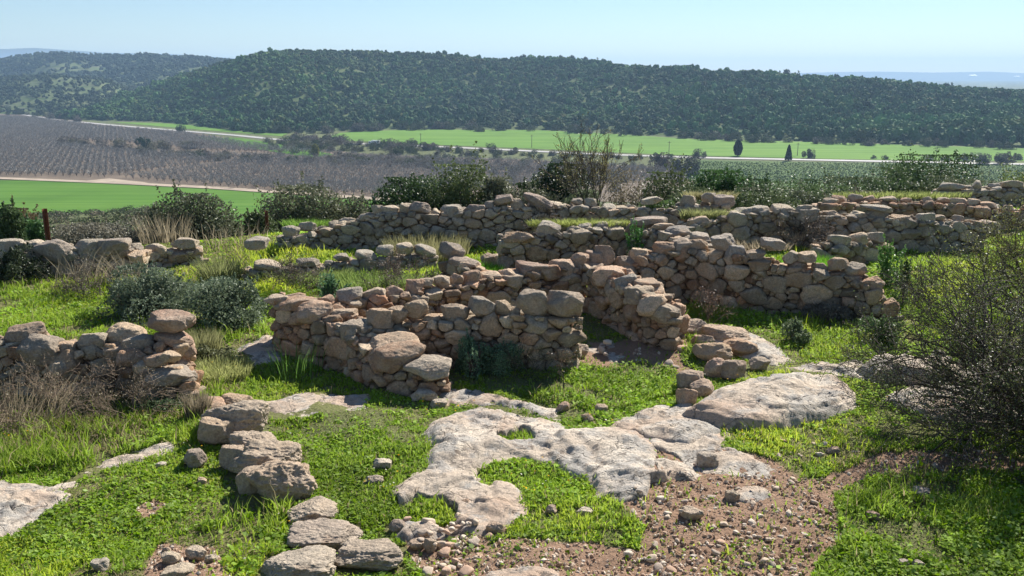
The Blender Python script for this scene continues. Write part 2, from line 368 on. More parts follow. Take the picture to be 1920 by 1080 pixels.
# ------------------------------------------------------------------ bedrock outcrops
PALE = np.array([.66, .55, .43])
def outcrop(label, poly, H, seed):
    W = np.array([at_z(a, b, H*.35)[:2] for a, b in poly]); x0, y0 = W.min(0)-.15; x1, y1 = W.max(0)+.15
    g = .02 if y0 < 12 else .035
    xs = np.arange(x0, x1, g); ys = np.arange(y0, y1, g); X, Y = np.meshgrid(xs, ys, indexing='ij')
    d = polydist(X, Y, W.tolist()); d = np.where(inpoly(X, Y, W.tolist()), d, -d)
    d = d+.06+.075*n2(X, Y, 2.0, 5, seed)
    prof = 1-np.exp(-np.maximum(d, 0)/(.07+.14*H))
    base = n2(X, Y, 1.1, 2, seed+40)
    rid = 1-np.abs(n2(X+.3*Y, Y, 1.5, 2, seed+50)); rid2 = np.abs(n2(X, Y, 7, 3, seed+60))
    crk = np.abs(n2(X*1.0+.4*n2(X, Y, 3, 2, seed+3), Y*1.5, 1.25, 3, seed+90)); crk2 = np.abs(n2(X*.8, Y*1.7, 3.6, 3, seed+91))
    H = H*(.8 if H > .26 else .5); h = H*prof*(.85+.3*base)+prof*(.08*(rid-.6)-.02*sstep(.05, 0, crk))+.004*n2(X, Y, 15, 4, seed+70)*np.minimum(1, prof*2)
    tl = h+.10*n2(X, Y, .9, 2, seed+30)+.12*(X*.5-Y*.25); st = tl/.055; ed = .055*(np.floor(st)+sstep(.72, 1, st-np.floor(st)))-tl; h = h+ed*.5*np.minimum(1, prof*1.5)
    cell = n2(X, Y*1.6, 5.5, 4, seed+31); wr = .12*n2(X, Y, 2, 2, seed+33); fl = n2(X+wr, Y*2.2+wr, 3.0, 5, seed+34); h = h+np.minimum(1, prof*1.5)*(.006*cell+.022*np.round(fl*2.2)/2.2*.6)-.02*sstep(.5, .75, n2(X, Y, 5, 2, seed+35))*np.minimum(1, prof*1.5)
    pk = n2(X, Y, 1.5, 4, seed+99)*np.ones_like(X); pk = pk if seed in (1, 6, 17, 2) else pk-9; h = h-.25*sstep(.42, .6, pk)
    h = np.where(d < 0, d*1.2, h)-.012
    Z = zg(X, Y)+h
    keep = d > -.08; q = keep[:-1, :-1] & keep[1:, :-1] & keep[:-1, 1:] & keep[1:, 1:]
    idx = np.arange(X.size).reshape(X.shape)
    F = np.stack([idx[:-1, :-1], idx[1:, :-1], idx[1:, 1:], idx[:-1, 1:]], -1)[q]
    used = np.unique(F); mp = np.full(X.size, -1); mp[used] = np.arange(len(used)); F = mp[F]
    V = np.stack([X, Y, Z], -1).reshape(-1, 3)[used]
    k = sstep(-.3, .7, n2(V[:, 0], V[:, 1], 1.3, 3, seed+80))[:, None]
    T = PALE*(1-k)+np.array([.58, .43, .32])*k
    bl = (d > .10) & ~((H < .3) & (pk > .5)); block(X[bl], Y[bl])
    c = V.mean(0)
    tag(mk('bedrock_outcrop', V, F, M_BED, T, origin=(c[0], c[1], 0)), label, 'bedrock', 'pale bedrock slabs showing through the grass')
for a, b, c, d in OUT: outcrop(a, b, c, d)
# ------------------------------------------------------------------ dry stone walls
PALET = {'warm': [(.50, .36, .235), (.50, .34, .215), (.42, .275, .17), (.56, .44, .31), (.38, .31, .23), (.42, .235, .135)],
         'pink': [(.50, .31, .20), (.43, .255, .16), (.53, .37, .25), (.40, .21, .12), (.46, .35, .25)],
         'grey': [(.40, .345, .27), (.35, .30, .24), (.45, .36, .26), (.47, .33, .22), (.30, .25, .20)]}
class Path:
    def __init__(s, pts, hs):
        s.p = np.asarray(pts, float); s.h = np.asarray(hs, float)
        sg = np.linalg.norm(np.diff(s.p, axis=0), axis=1); s.u = np.concatenate([[0], np.cumsum(sg)]); s.L = s.u[-1]
        t = np.diff(s.p, axis=0)/sg[:, None]; tv = np.concatenate([t[:1], (t[1:]+t[:-1])/2, t[-1:]]); tv /= np.linalg.norm(tv, axis=1)[:, None]; s.t = tv
    def P(s, u): return np.stack([np.interp(u, s.u, s.p[:, 0]), np.interp(u, s.u, s.p[:, 1])], -1)
    def T(s, u):
        a = np.stack([np.interp(u, s.u, s.t[:, 0]), np.interp(u, s.u, s.t[:, 1])], -1); return a/np.linalg.norm(a, axis=-1)[..., None]
    def N(s, u): t = s.T(u); return np.stack([-t[..., 1], t[..., 0]], -1)
    def H(s, u): return np.interp(u, s.u, s.h)
def wall(label, nodes, T=.5, pal='warm', caps=None, autocap=2.6, sub=3, seed=1, big=1., group='ruined dry stone walls'):
    r = np.random.default_rng(seed); pts = []; hs = []
    for px, ty, h in nodes:
        z = 0.
        for _ in range(5): p = at_z(px, ty, z+h); z = max(float(zg(p[0], p[1])), -1.5)
        pts.append(p[:2]); hs.append(h)
    pa = Path(pts, hs)
    zb = lambda q: zg(q[..., 0], q[..., 1])
    S = np.array([1.45, 1.25, 1.]); L = pa.L
    seeds = []; rad = []
    for rr, tries in ((.125*big, .8), (.09*big, 2.6), (.064*big, 9), (.044*big, 17), (.028*big, 18)):
        n = int(tries*L*22/big)
        C = np.stack([r.uniform(0, L, n), np.where(r.random(n) < .55, r.uniform(.04, .16, n), T-r.uniform(.04, .16, n)), r.random(n)], 1)
        Hc = pa.H(C[:, 0]); C[:, 2] = C[:, 2]*(Hc+.08)-.08
        ok0 = C[:, 2] < Hc-rr*.6
        for c in C[ok0]:
            q = c/S
            if seeds:
                a = np.array(seeds); d = np.linalg.norm(a-q, axis=1)
                if (d < .80*(rr+np.array(rad))).any(): continue
            seeds.append(q); rad.append(rr)
    Q = np.array(seeds); Rr = np.array(rad)*r.uniform(.85, 1.15, len(seeds)); n = len(Q)
    parts = []; pl = np.array(PALET[pal])*np.array([1.2, 1.22, 1.2])
    for i in range(n):
        s = Q-Q[i]; d = np.linalg.norm(s, axis=1); k = np.argsort(d)[1:15]; k = k[d[k] > 1e-4]
        N = s[k]/d[k][:, None]; D = d[k]*Rr[i]/(Rr[i]+Rr[k])-.002
        u, wv, z = Q[i]*S; Hh = pa.H(u)
        B = np.array([(0, -1, 0), (0, 1, 0), (0, 0, 1), (0, 0, -1), (-1, 0, 0), (1, 0, 0)], float)+r.normal(size=(6, 3))*.17
        B /= np.linalg.norm(B, axis=1)[:, None]
        e = r.uniform(-.015, .055, 6); bd = np.array([wv/S[1], (T-wv)/S[1], Hh-z, z+.25, u/S[0], (L-u)/S[0]])+e; bd[2] = Hh-z+r.uniform(-.05, .06)
        N = np.concatenate([N, B]); D = np.maximum(np.concatenate([D, bd]), .025)
        # a few random chisel planes
        X = r.normal(size=(8, 3)); X /= np.linalg.norm(X, axis=1)[:, None]; N = np.concatenate([N, X]); D = np.concatenate([D, Rr[i]*r.uniform(.85, 1.4, 8)])
        sb = sub if (wv < T/2 or z > Hh-.22) else max(sub-1, 1)
        dirs, F = ico(sb)
        R = pnorm(dirs, N, D, r.uniform(18, 50), Rr[i]*1.75)
        R = R*(1.04+.06*fbm(dirs*1.8+i*7.7, 3, i)-.13*np.abs(fbm(dirs*3.4+i, 3, i+3)))
        V = (Q[i]+dirs*R[:, None])*S
        W = pa.P(V[:, 0]); ov = np.where(V[:, 0] < 0, V[:, 0], np.where(V[:, 0] > L, V[:, 0]-L, 0))
        W = W+pa.T(V[:, 0])*ov[:, None]+pa.N(V[:, 0])*V[:, 1:2]
        zz = zb(pa.P(np.array([u])))[0]+V[:, 2]
        col = pl[r.integers(len(pl))]*r.choice([.62, .85, 1., 1.15, 1.4])*r.uniform(.85, 1.15)
        parts.append((np.concatenate([W, zz[:, None]], 1), F, np.tile(col, (len(V), 1))))
    p0 = pa.P(np.array([L/2]))[0]; o = (float(p0[0]), float(p0[1]), float(zb(p0)))
    root = empty('stone_wall', o, label, 'wall', group)
    V, F, C = merge(parts); mk('masonry', V, F, M_STONE, C, parent=root, origin=o)
    # earth core
    us = np.linspace(.1, max(L-.1, .2), max(int(L/.08), 3)); cs = []
    prof = [(.07, -.2), (.07, .45), (.09, .85), (.15, 1), (T-.15, 1), (T-.09, .85), (T-.07, .45), (T-.07, -.2)]
    G = []
    for wv, f in prof:
        q = pa.P(us)+pa.N(us)*wv; z = zb(pa.P(us))+(pa.H(us)-.13)*f; G.append(np.concatenate([q, z[:, None]], 1))
    G = np.array(G); G[..., 2] += .02*noise(G*9, 3); m, k = G.shape[:2]; idx = np.arange(m*k).reshape(m, k)
    F = np.stack([idx[:-1, :-1], idx[1:, :-1], idx[1:, 1:], idx[:-1, 1:]], -1).reshape(-1, 4)
    mk('earth_core', G.reshape(-1, 3), F, M_CORE, parent=root, origin=o)
    uu, ww = np.meshgrid(np.arange(-.02, L+.02, .03), np.arange(-.03, T+.03, .03), indexing='ij')
    b = pa.P(uu.ravel())+pa.N(uu.ravel())*ww.ravel()[:, None]; block(b[:, 0], b[:, 1])
    # capstones given by picture position, then a ragged row of others
    done = []
    def addcap(u, wv, dims, z0, a, sd, colr=None, tl=(0, 0), sb=4):
        V, F = rock(dims, sd, sb if sub > 2 else 3, 11, .055); V = rotx(roty(V, tl[0]), tl[1]); t = pa.T(np.array([u]))[0]; V = rotz(V, math.atan2(t[1], t[0])+a)
        c = pa.P(np.array([u]))[0]+pa.N(np.array([u]))[0]*wv
        c = c+t*(min(u, 0)+max(u-L, 0))
        colv = (pl[r.integers(len(pl))]*r.uniform(.8, 1.25)+.02) if colr is None else np.array(colr)
        x = mk('capstone', V, F, M_STONE if sd % 3 else M_BOULDER, np.tile(colv, (len(V), 1)), parent=root); x.location = (c[0]-o[0], c[1]-o[1], z0-o[2])
        done.append((u, dims[0]))
    pxs, _ = proj(pa.p[:, 0], pa.p[:, 1], np.zeros(len(pa.p)))
    for q, cpz in enumerate(caps or []):
        cx, cy, cw, ch = cpz[:4]; wv = cpz[4] if len(cpz) > 4 else T*.45
        # find u whose projected position is nearest to cx
        ug = np.linspace(-.25, L+.25, 240); g = pa.P(ug)+pa.T(ug)*(np.minimum(ug, 0)+np.maximum(ug-L, 0))[:, None]+pa.N(ug)*wv
        gp, _ = proj(g[:, 0], g[:, 1], np.full(len(g), .6)); k = int(np.argmin(np.abs(gp-cx))); u = float(ug[k])
        y = g[k, 1]; z = zat(cy, y); dep = y*cp+(CZ-z)*sp
        wd = cw/FPX*dep; hd = ch/FPX*dep/1.0
        hd2 = max(hd*.9, .1); dp = min(max(wd*.8, hd*.9), .5)
        t = pa.T(np.array([u]))[0]; ang = math.atan2(t[1], t[0])
        addcap(u, wv, (wd*1.05, dp, hd2*1.08), z, -ang+r.uniform(-.25, .25), seed*50+q, cpz[5] if len(cpz) > 5 else None, (cpz[6] if len(cpz) > 6 else r.uniform(-.12, .12), r.uniform(-.1, .1)))
    cu = [d for d in done]
    nc = int(L*autocap)
    for q in range(nc):
        u = (q+.5+r.uniform(-.3, .3))*L/nc; wd = r.uniform(.18, .38)*big
        if any(abs(u-a) < (b*.5+wd*.35) for a, b in cu): continue
        h = r.uniform(.11, .2)*big; wv = r.choice([.15, T*.5, T-.15])+r.uniform(-.03, .03)
        z0 = float(zb(pa.P(np.array([u]))[0]))+pa.H(u)+h*.22
        addcap(u, wv, (wd, r.uniform(.2, .32), h), z0, r.uniform(-.5, .5), seed*50+20+q, None, (r.uniform(-.2, .2), r.uniform(-.2, .2)), 3)
    return root
wall('low front wall of the near cell, running from its left corner down to flat slabs', [(508, 566, .68), (560, 580, .66), (635, 615, .56), (700, 665, .42), (772, 700, .28), (830, 704, .24)], .5, 'pink',
     [(520, 562, 50, 22, .12), (560, 568, 70, 26, .2), (590, 585, 66, 40, .12), (640, 590, 60, 24, .4), (668, 628, 66, 62, .2, (.44, .36, .28)), (690, 645, 50, 44, .35), (735, 648, 95, 44, .35), (745, 668, 100, 52, .22), (800, 688, 90, 38, .12, (.47, .39, .30))], 0, 3, 2)
wall('front wall of the near cell topped with two big round boulders at its right end', [(655, 618, .60), (760, 606, .60), (840, 600, .62), (960, 592, .66), (1088, 596, .66)], .42, 'warm',
     [(712, 598, 52, 42), (745, 590, 42, 36), (780, 580, 48, 38), (855, 584, 52, 34, .2, (.42, .31, .22)), (905, 576, 54, 42, .2, (.32, .27, .21)), (943, 576, 34, 30), (962, 588, 30, 28), (996, 566, 58, 52, .2, (.33, .26, .19)), (1058, 570, 72, 54, .2, (.40, .31, .23)), (812, 605, 38, 34), (690, 620, 34, 26)], 0, 3, 4)
wall('back wall of the near cell, rising away to the upper right', [(520, 562, .66), (600, 572, .6), (700, 562, .62), (800, 548, .64), (900, 527, .66), (1000, 512, .68), (1100, 498, .72)], .45, 'pink',
     [(655, 556, 48, 32, .2, (.46, .4, .32)), (702, 556, 42, 36), (740, 550, 34, 30), (778, 538, 38, 32), (800, 532, 28, 22), (828, 528, 34, 26), (856, 524, 28, 24), (885, 522, 36, 34), (920, 520, 38, 22), (955, 517, 40, 26), (997, 506, 60, 28, .2, (.37, .24, .18)), (1055, 502, 50, 34), (1085, 488, 36, 30), (615, 562, 30, 20)], 0, 3, 5)
wall('pinkish side wall of the near cell ending in a big block by the doorway', [(1095, 498, .72), (1160, 530, .70), (1215, 562, .64), (1268, 588, .5)], .5, 'pink',
     [(1097, 484, 40, 32, .3, (.40, .27, .19)), (1125, 478, 36, 42, .45, (.40, .27, .19)), (1112, 505, 44, 34), (1140, 520, 60, 40, .12), (1172, 530, 42, 34, .12, (.42, .38, .33)), (1204, 555, 66, 34, .12, (.44, .35, .25)), (1248, 588, 58, 42, .15, (.42, .33, .24)), (1178, 548, 30, 20)], 0, 3, 6)
wall('long tall wall of the right-hand cell with pale angular capstones', [(1212, 478, .86), (1300, 466, .86), (1400, 484, .80), (1500, 502, .70), (1600, 518, .62), (1632, 540, .5), (1690, 572, .22)], .5, 'warm',
     [(1245, 468, 46, 32, .2), (1278, 462, 50, 34, .2, (.42, .32, .24)), (1305, 460, 38, 28), (1352, 456, 44, 34, .2, (.52, .45, .37)), (1378, 476, 44, 38, .2, (.40, .36, .31)), (1412, 478, 40, 20, .2, (.44, .32, .22)), (1446, 458, 44, 24, .3, (.54, .46, .38)), (1480, 482, 30, 26), (1512, 482, 36, 22), (1570, 494, 40, 26), (1600, 508, 40, 34), (1495, 500, 34, 24), (1535, 504, 30, 26), (1635, 535, 44, 36)], 0, 3, 7, 1.05)
wall('short wall stub of rounded blocks behind the doorway', [(1160, 505, .62), (1190, 500, .66), (1225, 478, .8)], .45, 'warm', [(1172, 492, 40, 28, .2, (.42, .32, .24)), (1198, 482, 34, 34), (1222, 490, 34, 34)], 0, 3, 8)
wall('wall climbing back from the right-hand cell to a flat lintel stone', [(1185, 425, .78), (1250, 440, .8), (1325, 462, .84)], .5, 'grey',
     [(1215, 414, 68, 18, .3, (.40, .31, .25)), (1240, 424, 44, 12, .3), (1270, 436, 56, 22, .3, (.28, .25, .22)), (1312, 446, 40, 20, .3, (.46, .38, .30))], 0, 3, 9)
wall('middle wall with a long rectangular orange block at its left end', [(942, 452, .62), (1000, 445, .66), (1100, 430, .74), (1190, 424, .78)], .55, 'grey',
     [(976, 446, 62, 26, .15, (.45, .29, .17)), (1028, 428, 46, 30), (1076, 436, 30, 26), (1096, 430, 24, 26), (1124, 428, 34, 26), (1155, 428, 38, 28)], 0, 3, 10, 1.15)
wall('long back wall along the edge of the slope, its middle stones tipped up', [(540, 448, .28), (600, 436, .36), (660, 412, .6), (720, 398, .76), (800, 400, .74), (930, 392, .8), (1040, 384, .86), (1150, 392, .74), (1250, 392, .74), (1372, 382, .8)], .55, 'grey',
     [(545, 435, 30, 26), (575, 425, 30, 20), (688, 410, 40, 24), (640, 424, 30, 20), (710, 394, 28, 22), (735, 394, 30, 18), (762, 390, 26, 20), (790, 390, 40, 24, .2, (.34, .27, .22)), (850, 396, 44, 26), (890, 396, 42, 28, .2, (.32, .24, .20)), (918, 388, 20, 24), (945, 374, 36, 20, .2, (.36, .27, .22)), (970, 382, 30, 20), (1010, 376, 58, 22, .2, (.38, .29, .24), .3), (1038, 386, 34, 18), (1080, 378, 22, 14), (1105, 380, 24, 20), (1140, 396, 32, 28), (1290, 378, 30, 26), (1330, 370, 30, 20), (1352, 376, 44, 26, .2, (.38, .30, .25)), (1220, 376, 40, 14)], 0, 3, 11, 1.15)
wall('dark shaded wall of big blocks in the far right courtyard', [(1290, 428, .5), (1350, 408, .7), (1380, 400, .76), (1440, 396, .8), (1515, 396, .8), (1560, 404, .72), (1650, 410, .68), (1750, 415, .64), (1850, 420, .55)], .55, 'grey',
     [(1310, 416, 44, 24), (1390, 400, 36, 20), (1422, 396, 40, 20), (1465, 394, 44, 20), (1504, 394, 34, 22), (1555, 402, 30, 18), (1610, 406, 36, 20), (1640, 404, 30, 24), (1690, 412, 40, 22), (1735, 410, 36, 24), (1640, 390, 60, 12)], 2, 3, 12, 1.2)
wall('low sunlit wall line behind the far right courtyard', [(1560, 384, .4), (1650, 378, .4), (1750, 380, .45), (1850, 392, .45), (1950, 400, .4)], .6, 'pink', [], 2.5, 2, 13, 1.2)
wall('dark bank wall at the far right, just below the skyline of shrubs', [(1745, 366, .35), (1830, 352, .5), (1950, 348, .55)], .6, 'grey', [(1785, 350, 50, 16), (1895, 345, 40, 16)], 2, 2, 14, 1.3)
wall('short free-standing wall stub in the far right grass', [(1553, 462, .42), (1605, 456, .42), (1658, 456, .38)], .45, 'warm', [(1575, 450, 42, 24), (1608, 448, 36, 26), (1640, 446, 36, 24), (1688, 466, 34, 24), (1720, 470, 26, 16)], 0, 3, 15, 1.2)
wall('far left wall of big rounded boulders under dry grass', [(-80, 470, .5), (30, 468, .5), (120, 466, .52), (200, 464, .52), (262, 474, .4)], .5, 'grey',
     [(20, 460, 60, 26), (100, 472, 66, 50, .15, (.34, .28, .23)), (165, 468, 56, 40), (215, 462, 66, 34, .15, (.36, .30, .25)), (60, 462, 40, 26)], 0, 3, 16, 1.35)
wall('short broken wall piece left of the tall grass clump', [(272, 478, .26), (330, 470, .28), (374, 472, .26)], .5, 'grey', [(290, 468, 44, 26), (345, 455, 46, 20), (355, 472, 34, 20), (315, 485, 52, 14), (365, 492, 42, 14)], 0, 3, 17, 1.2)
wall('low terrace wall half buried in grass, behind the near cell', [(450, 508, .2), (560, 504, .22), (640, 494, .22), (740, 486, .22), (820, 480, .25)], .4, 'grey', [(480, 456, 44, 26, .3), (500, 500, 50, 22), (575, 492, 40, 18), (685, 478, 40, 18), (720, 470, 32, 22), (757, 466, 34, 22), (796, 470, 42, 24), (640, 482, 30, 14), (645, 510, 26, 14)], .8, 2, 18)
wall('stout stone pile standing at the corner behind the near cell', [(822, 488, .55), (860, 500, .5), (890, 520, .42)], .45, 'warm', [(848, 470, 48, 36, .2, (.32, .27, .22)), (870, 494, 56, 24, .2, (.40, .30, .23))], 0, 3, 19, 1.2)
wall('left foreground wall in front of the grey-green bushes', [(-90, 650, .55), (30, 645, .6), (90, 655, .56), (150, 655, .55), (215, 648, .56), (290, 655, .55), (352, 650, .5)], .45, 'warm',
     [(50, 625, 76, 40, .3, (.42, .29, .20)), (70, 655, 80, 56, .1, (.38, .31, .24)), (118, 656, 50, 36), (175, 640, 54, 40), (240, 625, 76, 36, .3), (222, 662, 60, 40, .1), (262, 645, 60, 34, .15, (.44, .37, .29)), (110, 690, 50, 34, .05)], 0, 3, 20, 1.1)
wall('squat pillar of three stacked pinkish blocks at the end of the left wall', [(292, 652, .5), (358, 650, .5)], .35, 'pink', [(324, 604, 82, 40, .15, (.42, .27, .19)), (326, 636, 66, 32, .13, (.46, .28, .19)), (342, 660, 44, 30, .1, (.46, .29, .20))], 0, 3, 21)
wall('broken stub stepping down in front of the stacked pillar', [(225, 690, .4), (290, 702, .36), (355, 712, .3)], .35, 'warm', [(245, 672, 50, 36), (292, 676, 44, 30), (318, 668, 40, 20), (272, 690, 50, 30), (318, 705, 84, 36, .15, (.40, .34, .27)), (352, 740, 34, 24, .05, (.46, .3, .2))], 0, 3, 22)
# ------------------------------------------------------------------ single boulders and rocks
def boulder(label, cx, cy, cw, ch, col=(.34, .28, .215), seed=0, name='boulder', bury=.25, flat=None, mat=None, cat='rock', group=None, tilt=0., rough=.06, sub=4):
    g = gnd(cx, cy+ch*.38); y = g[1]; dep = y*cp+(CZ-g[2])*sp
    wd = cw/FPX*dep; hd = ch/FPX*dep; hh = max(hd*.82, .05) if flat is None else flat; dp = max(wd*.7, (hd-hh*.8)*1.9) if flat is not None else wd*.75
    V, F = rock((wd, dp, hh*(1+bury)), seed+300, sub, 12, rough); V = roty(V, tilt)
    x = xat(cx, y, g[2]); gz = float(zg(x, y+dp*.3))
    T = np.tile(np.array(col)*np.array([1.5, 1.42, 1.3]), (len(V), 1))
    o = mk(name, V, F, mat or M_BOULDER, T); o.location = (x, y+dp*.3, gz+hh*(1-bury)*.5)
    a = np.linspace(-wd/2, wd/2, 20)*.85; b = np.linspace(-dp/2, dp/2, 20)*.85; A, B = np.meshgrid(a, b); block(A.ravel()+x, B.ravel()+y+dp*.3)
    return tag(o, label, cat, group)
BROW = [
 ('broken tan stone wedged between the flat pinkish stone and the knobbly boulder', 405, 812, 70, 60, (.36, .27, .19)),
 ('low lump joining the knobbly boulder to the flattened one', 440, 860, 60, 50, (.33, .26, .20)),
 ('small tan block at the back end of the lower left row', 440, 755, 60, 30, (.42, .31, .22)),
 ('rounded stone filling the gap left of the round boulder', 470, 905, 60, 54, (.33, .26, .20)),
 ('knobbly grey boulder with a rusty hollow, uppermost of the lower left row', 432, 792, 130, 80, (.31, .26, .21)),
 ('flattened grey boulder just below the knobbly one in the lower left row', 470, 838, 96, 46, (.36, .30, .24)),
 ('wide low boulder with grass on its ledge in the lower left row', 490, 868, 138, 66, (.33, .27, .21)),
 ('large smooth-edged round boulder at the front of the lower left row', 523, 908, 142, 84, (.36, .28, .21)),
 ('half buried stone in the grass below the round boulder', 580, 968, 104, 44, (.38, .32, .26)),
 ('long thin half buried stone slanting through the grass at bottom centre left', 605, 1018, 140, 34, (.33, .28, .24)),
 ('rough grey boulder at the bottom, right of the slanting stone', 690, 1048, 135, 56, (.33, .28, .23)),
 ('big boulder cut by the bottom edge of the picture, left of centre', 550, 1070, 150, 56, (.36, .32, .27)),
 ('flat pinkish stone left of the knobbly boulder, among dry stalks', 385, 770, 80, 40, (.42, .28, .20)),
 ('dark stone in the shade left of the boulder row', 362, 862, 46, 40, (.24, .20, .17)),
 ('long grey slab stone at the foot of the right-hand wall end', 1292, 618, 80, 34, (.36, .29, .23)),
 ('flat pointed tan slab on top of the tumbled doorway stones', 1338, 662, 72, 38, (.46, .33, .22)),
 ('brown slab leaning beside the flat tan one in the tumbled heap', 1392, 656, 66, 34, (.42, .28, .19)),
 ('rounded tan stone behind the tumbled doorway heap', 1365, 632, 90, 36, (.38, .29, .22)),
 ('brown rounded stone at the left back of the tumbled heap', 1318, 640, 44, 28, (.36, .25, .18)),
 ('upright reddish stone under the tumbled slabs', 1342, 692, 46, 42, (.40, .27, .21)),
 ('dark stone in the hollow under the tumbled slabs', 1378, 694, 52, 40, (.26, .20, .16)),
 ('small grey stone right of the tumbled slabs', 1425, 685, 40, 26, (.30, .25, .20)),
 ('craggy brown stone standing above the humped slab', 1296, 716, 52, 44, (.32, .25, .20)),
 ('brown stone with grass in its crack beside the humped slab', 1318, 730, 50, 36, (.36, .27, .21)),
 ('upright brown wedge at the left tip of the humped slab', 1288, 746, 40, 42, (.34, .24, .17)),
 ('pale stone lying in grass below the flat wall slabs', 796, 742, 52, 26, (.40, .34, .28)),
 ('small pale stone beside the pale one below the wall slabs', 822, 758, 34, 16, (.44, .39, .33)),
 ('dark round stone against the foot of the front wall, right end', 1086, 658, 36, 28, (.30, .25, .20)),
 ('small white stone on the grass left of the central slab', 716, 872, 36, 18, (.56, .51, .44)),
 ('small flat grey stone on the grass below the white one', 702, 902, 34, 18, (.42, .36, .30)),
 ('round tan stone on the far rim of the central slab', 1102, 784, 24, 18, (.42, .32, .24)),
 ('tan stone in grass behind the central slab', 1128, 766, 24, 18, (.38, .30, .23)),
 ('brown stone beside the dry stalk on the central slab', 1056, 764, 26, 20, (.36, .25, .19)),
 ('brown pointed stone lying on the front of the central slab', 873, 946, 20, 22, (.36, .25, .18)),
 ('tan stone resting at the lower edge of the central slab', 928, 992, 36, 28, (.40, .30, .23)),
 ('cream stone at the left end of the rubble below the central slab', 785, 997, 36, 24, (.50, .44, .36)),
 ('brown block in the rubble below the cream stone', 782, 1024, 30, 22, (.40, .31, .24)),
 ('round tan stone beside the brown block in the rubble', 806, 1024, 26, 26, (.44, .35, .27)),
 ('dark stone sunk in grass at the left of the rubble', 745, 990, 34, 26, (.26, .21, .18)),
 ('white stone in the grass right of the central slab', 1097, 962, 32, 18, (.52, .47, .41)),
 ('pair-like brown stone in grass left of the white one', 1034, 958, 22, 20, (.36, .28, .23)),
 ('long pale stone lying on the reddish rubble', 1298, 966, 46, 24, (.48, .40, .32)),
 ('thick wedge of pale stone beside the small bedrock patch', 1374, 932, 28, 24, (.46, .39, .31)),
 ('tilted grey splinter stone standing in the rubble', 1328, 866, 40, 34, (.36, .32, .28)),
 ('flat brown stone on the grass right of centre', 1563, 846, 26, 14, (.40, .29, .22)),
 ('grey stone in the shade of the thorny shrub', 1730, 925, 34, 18, (.30, .27, .24)),
 ('pinkish stone half buried below the shade edge', 1638, 968, 26, 18, (.40, .27, .22)),
 ('grey round stone at the bottom right', 1696, 1058, 22, 16, (.32, .29, .26)),
 ('second grey stone at the bottom right, right of the round one', 1724, 1060, 24, 14, (.33, .29, .25)),
 ('cream stone at the left of the little heap by the bottom edge', 317, 1048, 34, 24, (.50, .43, .34)),
 ('largest cream stone of the little heap by the bottom edge', 366, 1040, 42, 28, (.48, .41, .33)),
 ('rightmost stone of the little heap by the bottom edge', 394, 1048, 24, 18, (.44, .38, .31)),
 ('topmost small stone of the little heap by the bottom edge', 312, 1032, 16, 14, (.42, .34, .27)),
 ('lone grey stone in the grass at the bottom left', 185, 1062, 34, 24, (.36, .33, .29)),
 ('small orange stone in the grass of the left meadow', 134, 779, 26, 14, (.46, .28, .19)),
 ('small white stone in the grass left of the boulder row', 301, 874, 18, 9, (.56, .52, .47)),
 ('tan pebble stone in the grass left of the round boulder', 378, 903, 18, 12, (.46, .36, .27)),
 ('flat pale stone at the bottom edge left of the big cut boulder', 330, 1075, 60, 18, (.50, .43, .34)),
 ('rounded grey boulder at the far right before the courtyard walls', 1860, 398, 44, 30, (.34, .30, .27)),
 ('large low boulder with flat top at the far right', 1855, 430, 56, 34, (.36, .30, .25)),
 ('stone standing in grass between the stone pile and the orange block', 915, 488, 30, 28, (.32, .24, .19)),
 ('pale rounded stone left of the orange block wall', 934, 488, 40, 26, (.42, .34, .26)),
 ('white wedge stone at the bottom of the wall slabs', 695, 717, 14, 16, (.56, .52, .46)),
 ('flat pale stone on the far right skyline', 1838, 340, 66, 12, (.44, .38, .32)),
]
for i, b in enumerate(BROW):
    boulder(*b[:5], b[5], seed=i, flat=(.13 if b[2] > 960 and b[3] > 100 else None), name='boulder' if b[3] > 60 else 'rock', mat=M_STONE if b[5][0] > .4 else M_BOULDER, rough=.095 if b[3] > 90 else .07, sub=5 if b[3] > 80 else 4, group=None)
# loose stones: shared meshes, one object each
VAR = [rock((1, .8, .62), 900+i, 2, 12, .06) for i in range(8)]
VM = []
for i, (V, F) in enumerate(VAR):
    c = np.array([(.62, .50, .38), (.56, .38, .27), (.50, .41, .33), (.70, .60, .48)][i % 4]); VM.append(mk('loose_stone', V, F, M_PEB, np.tile(c, (len(V), 1)), link=False).data)
def scatter(zone, n, smin, smax, label, group):
    k = 0; xs = [q[0] for q in zone]; ys = [q[1] for q in zone]; tries = 0
    while k < n and tries < n*30:
        tries += 1
        px, py = rg.uniform(min(xs), max(xs)), rg.uniform(min(ys), max(ys))
        if not inpoly(px, py, zone): continue
        g = gnd(px, py)
        s = smin+(smax-smin)*rg.random()**2.5
        o = bpy.data.objects.new('loose_stone', VM[rg.integers(8)]); COL.objects.link(o); o.location = (g[0], g[1], g[2]+s*.1+(.06 if isblocked(g[:1], g[1:2])[0] else 0)); o.scale = (s, s*rg.uniform(.7, 1.2), s*rg.uniform(.7, 1.1)); o.rotation_euler = (rg.uniform(-.3, .3), rg.uniform(-.3, .3), rg.uniform(0, 6.3))
        tag(o, label, 'stone', group); k += 1
scatter([(1160, 915), (1300, 880), (1500, 890), (1620, 900), (1500, 960), (1440, 1080), (1180, 1080)], 75, .025, .1, 'small loose stone lying on the reddish rubble patch at lower right', 'loose stones on the reddish rubble patch')
scatter([(760, 985), (900, 975), (930, 1010), (880, 1080), (800, 1080)], 50, .04, .12, 'small loose stone in the gravel spill below the central bedrock slab', 'loose stones in the gravel spill')
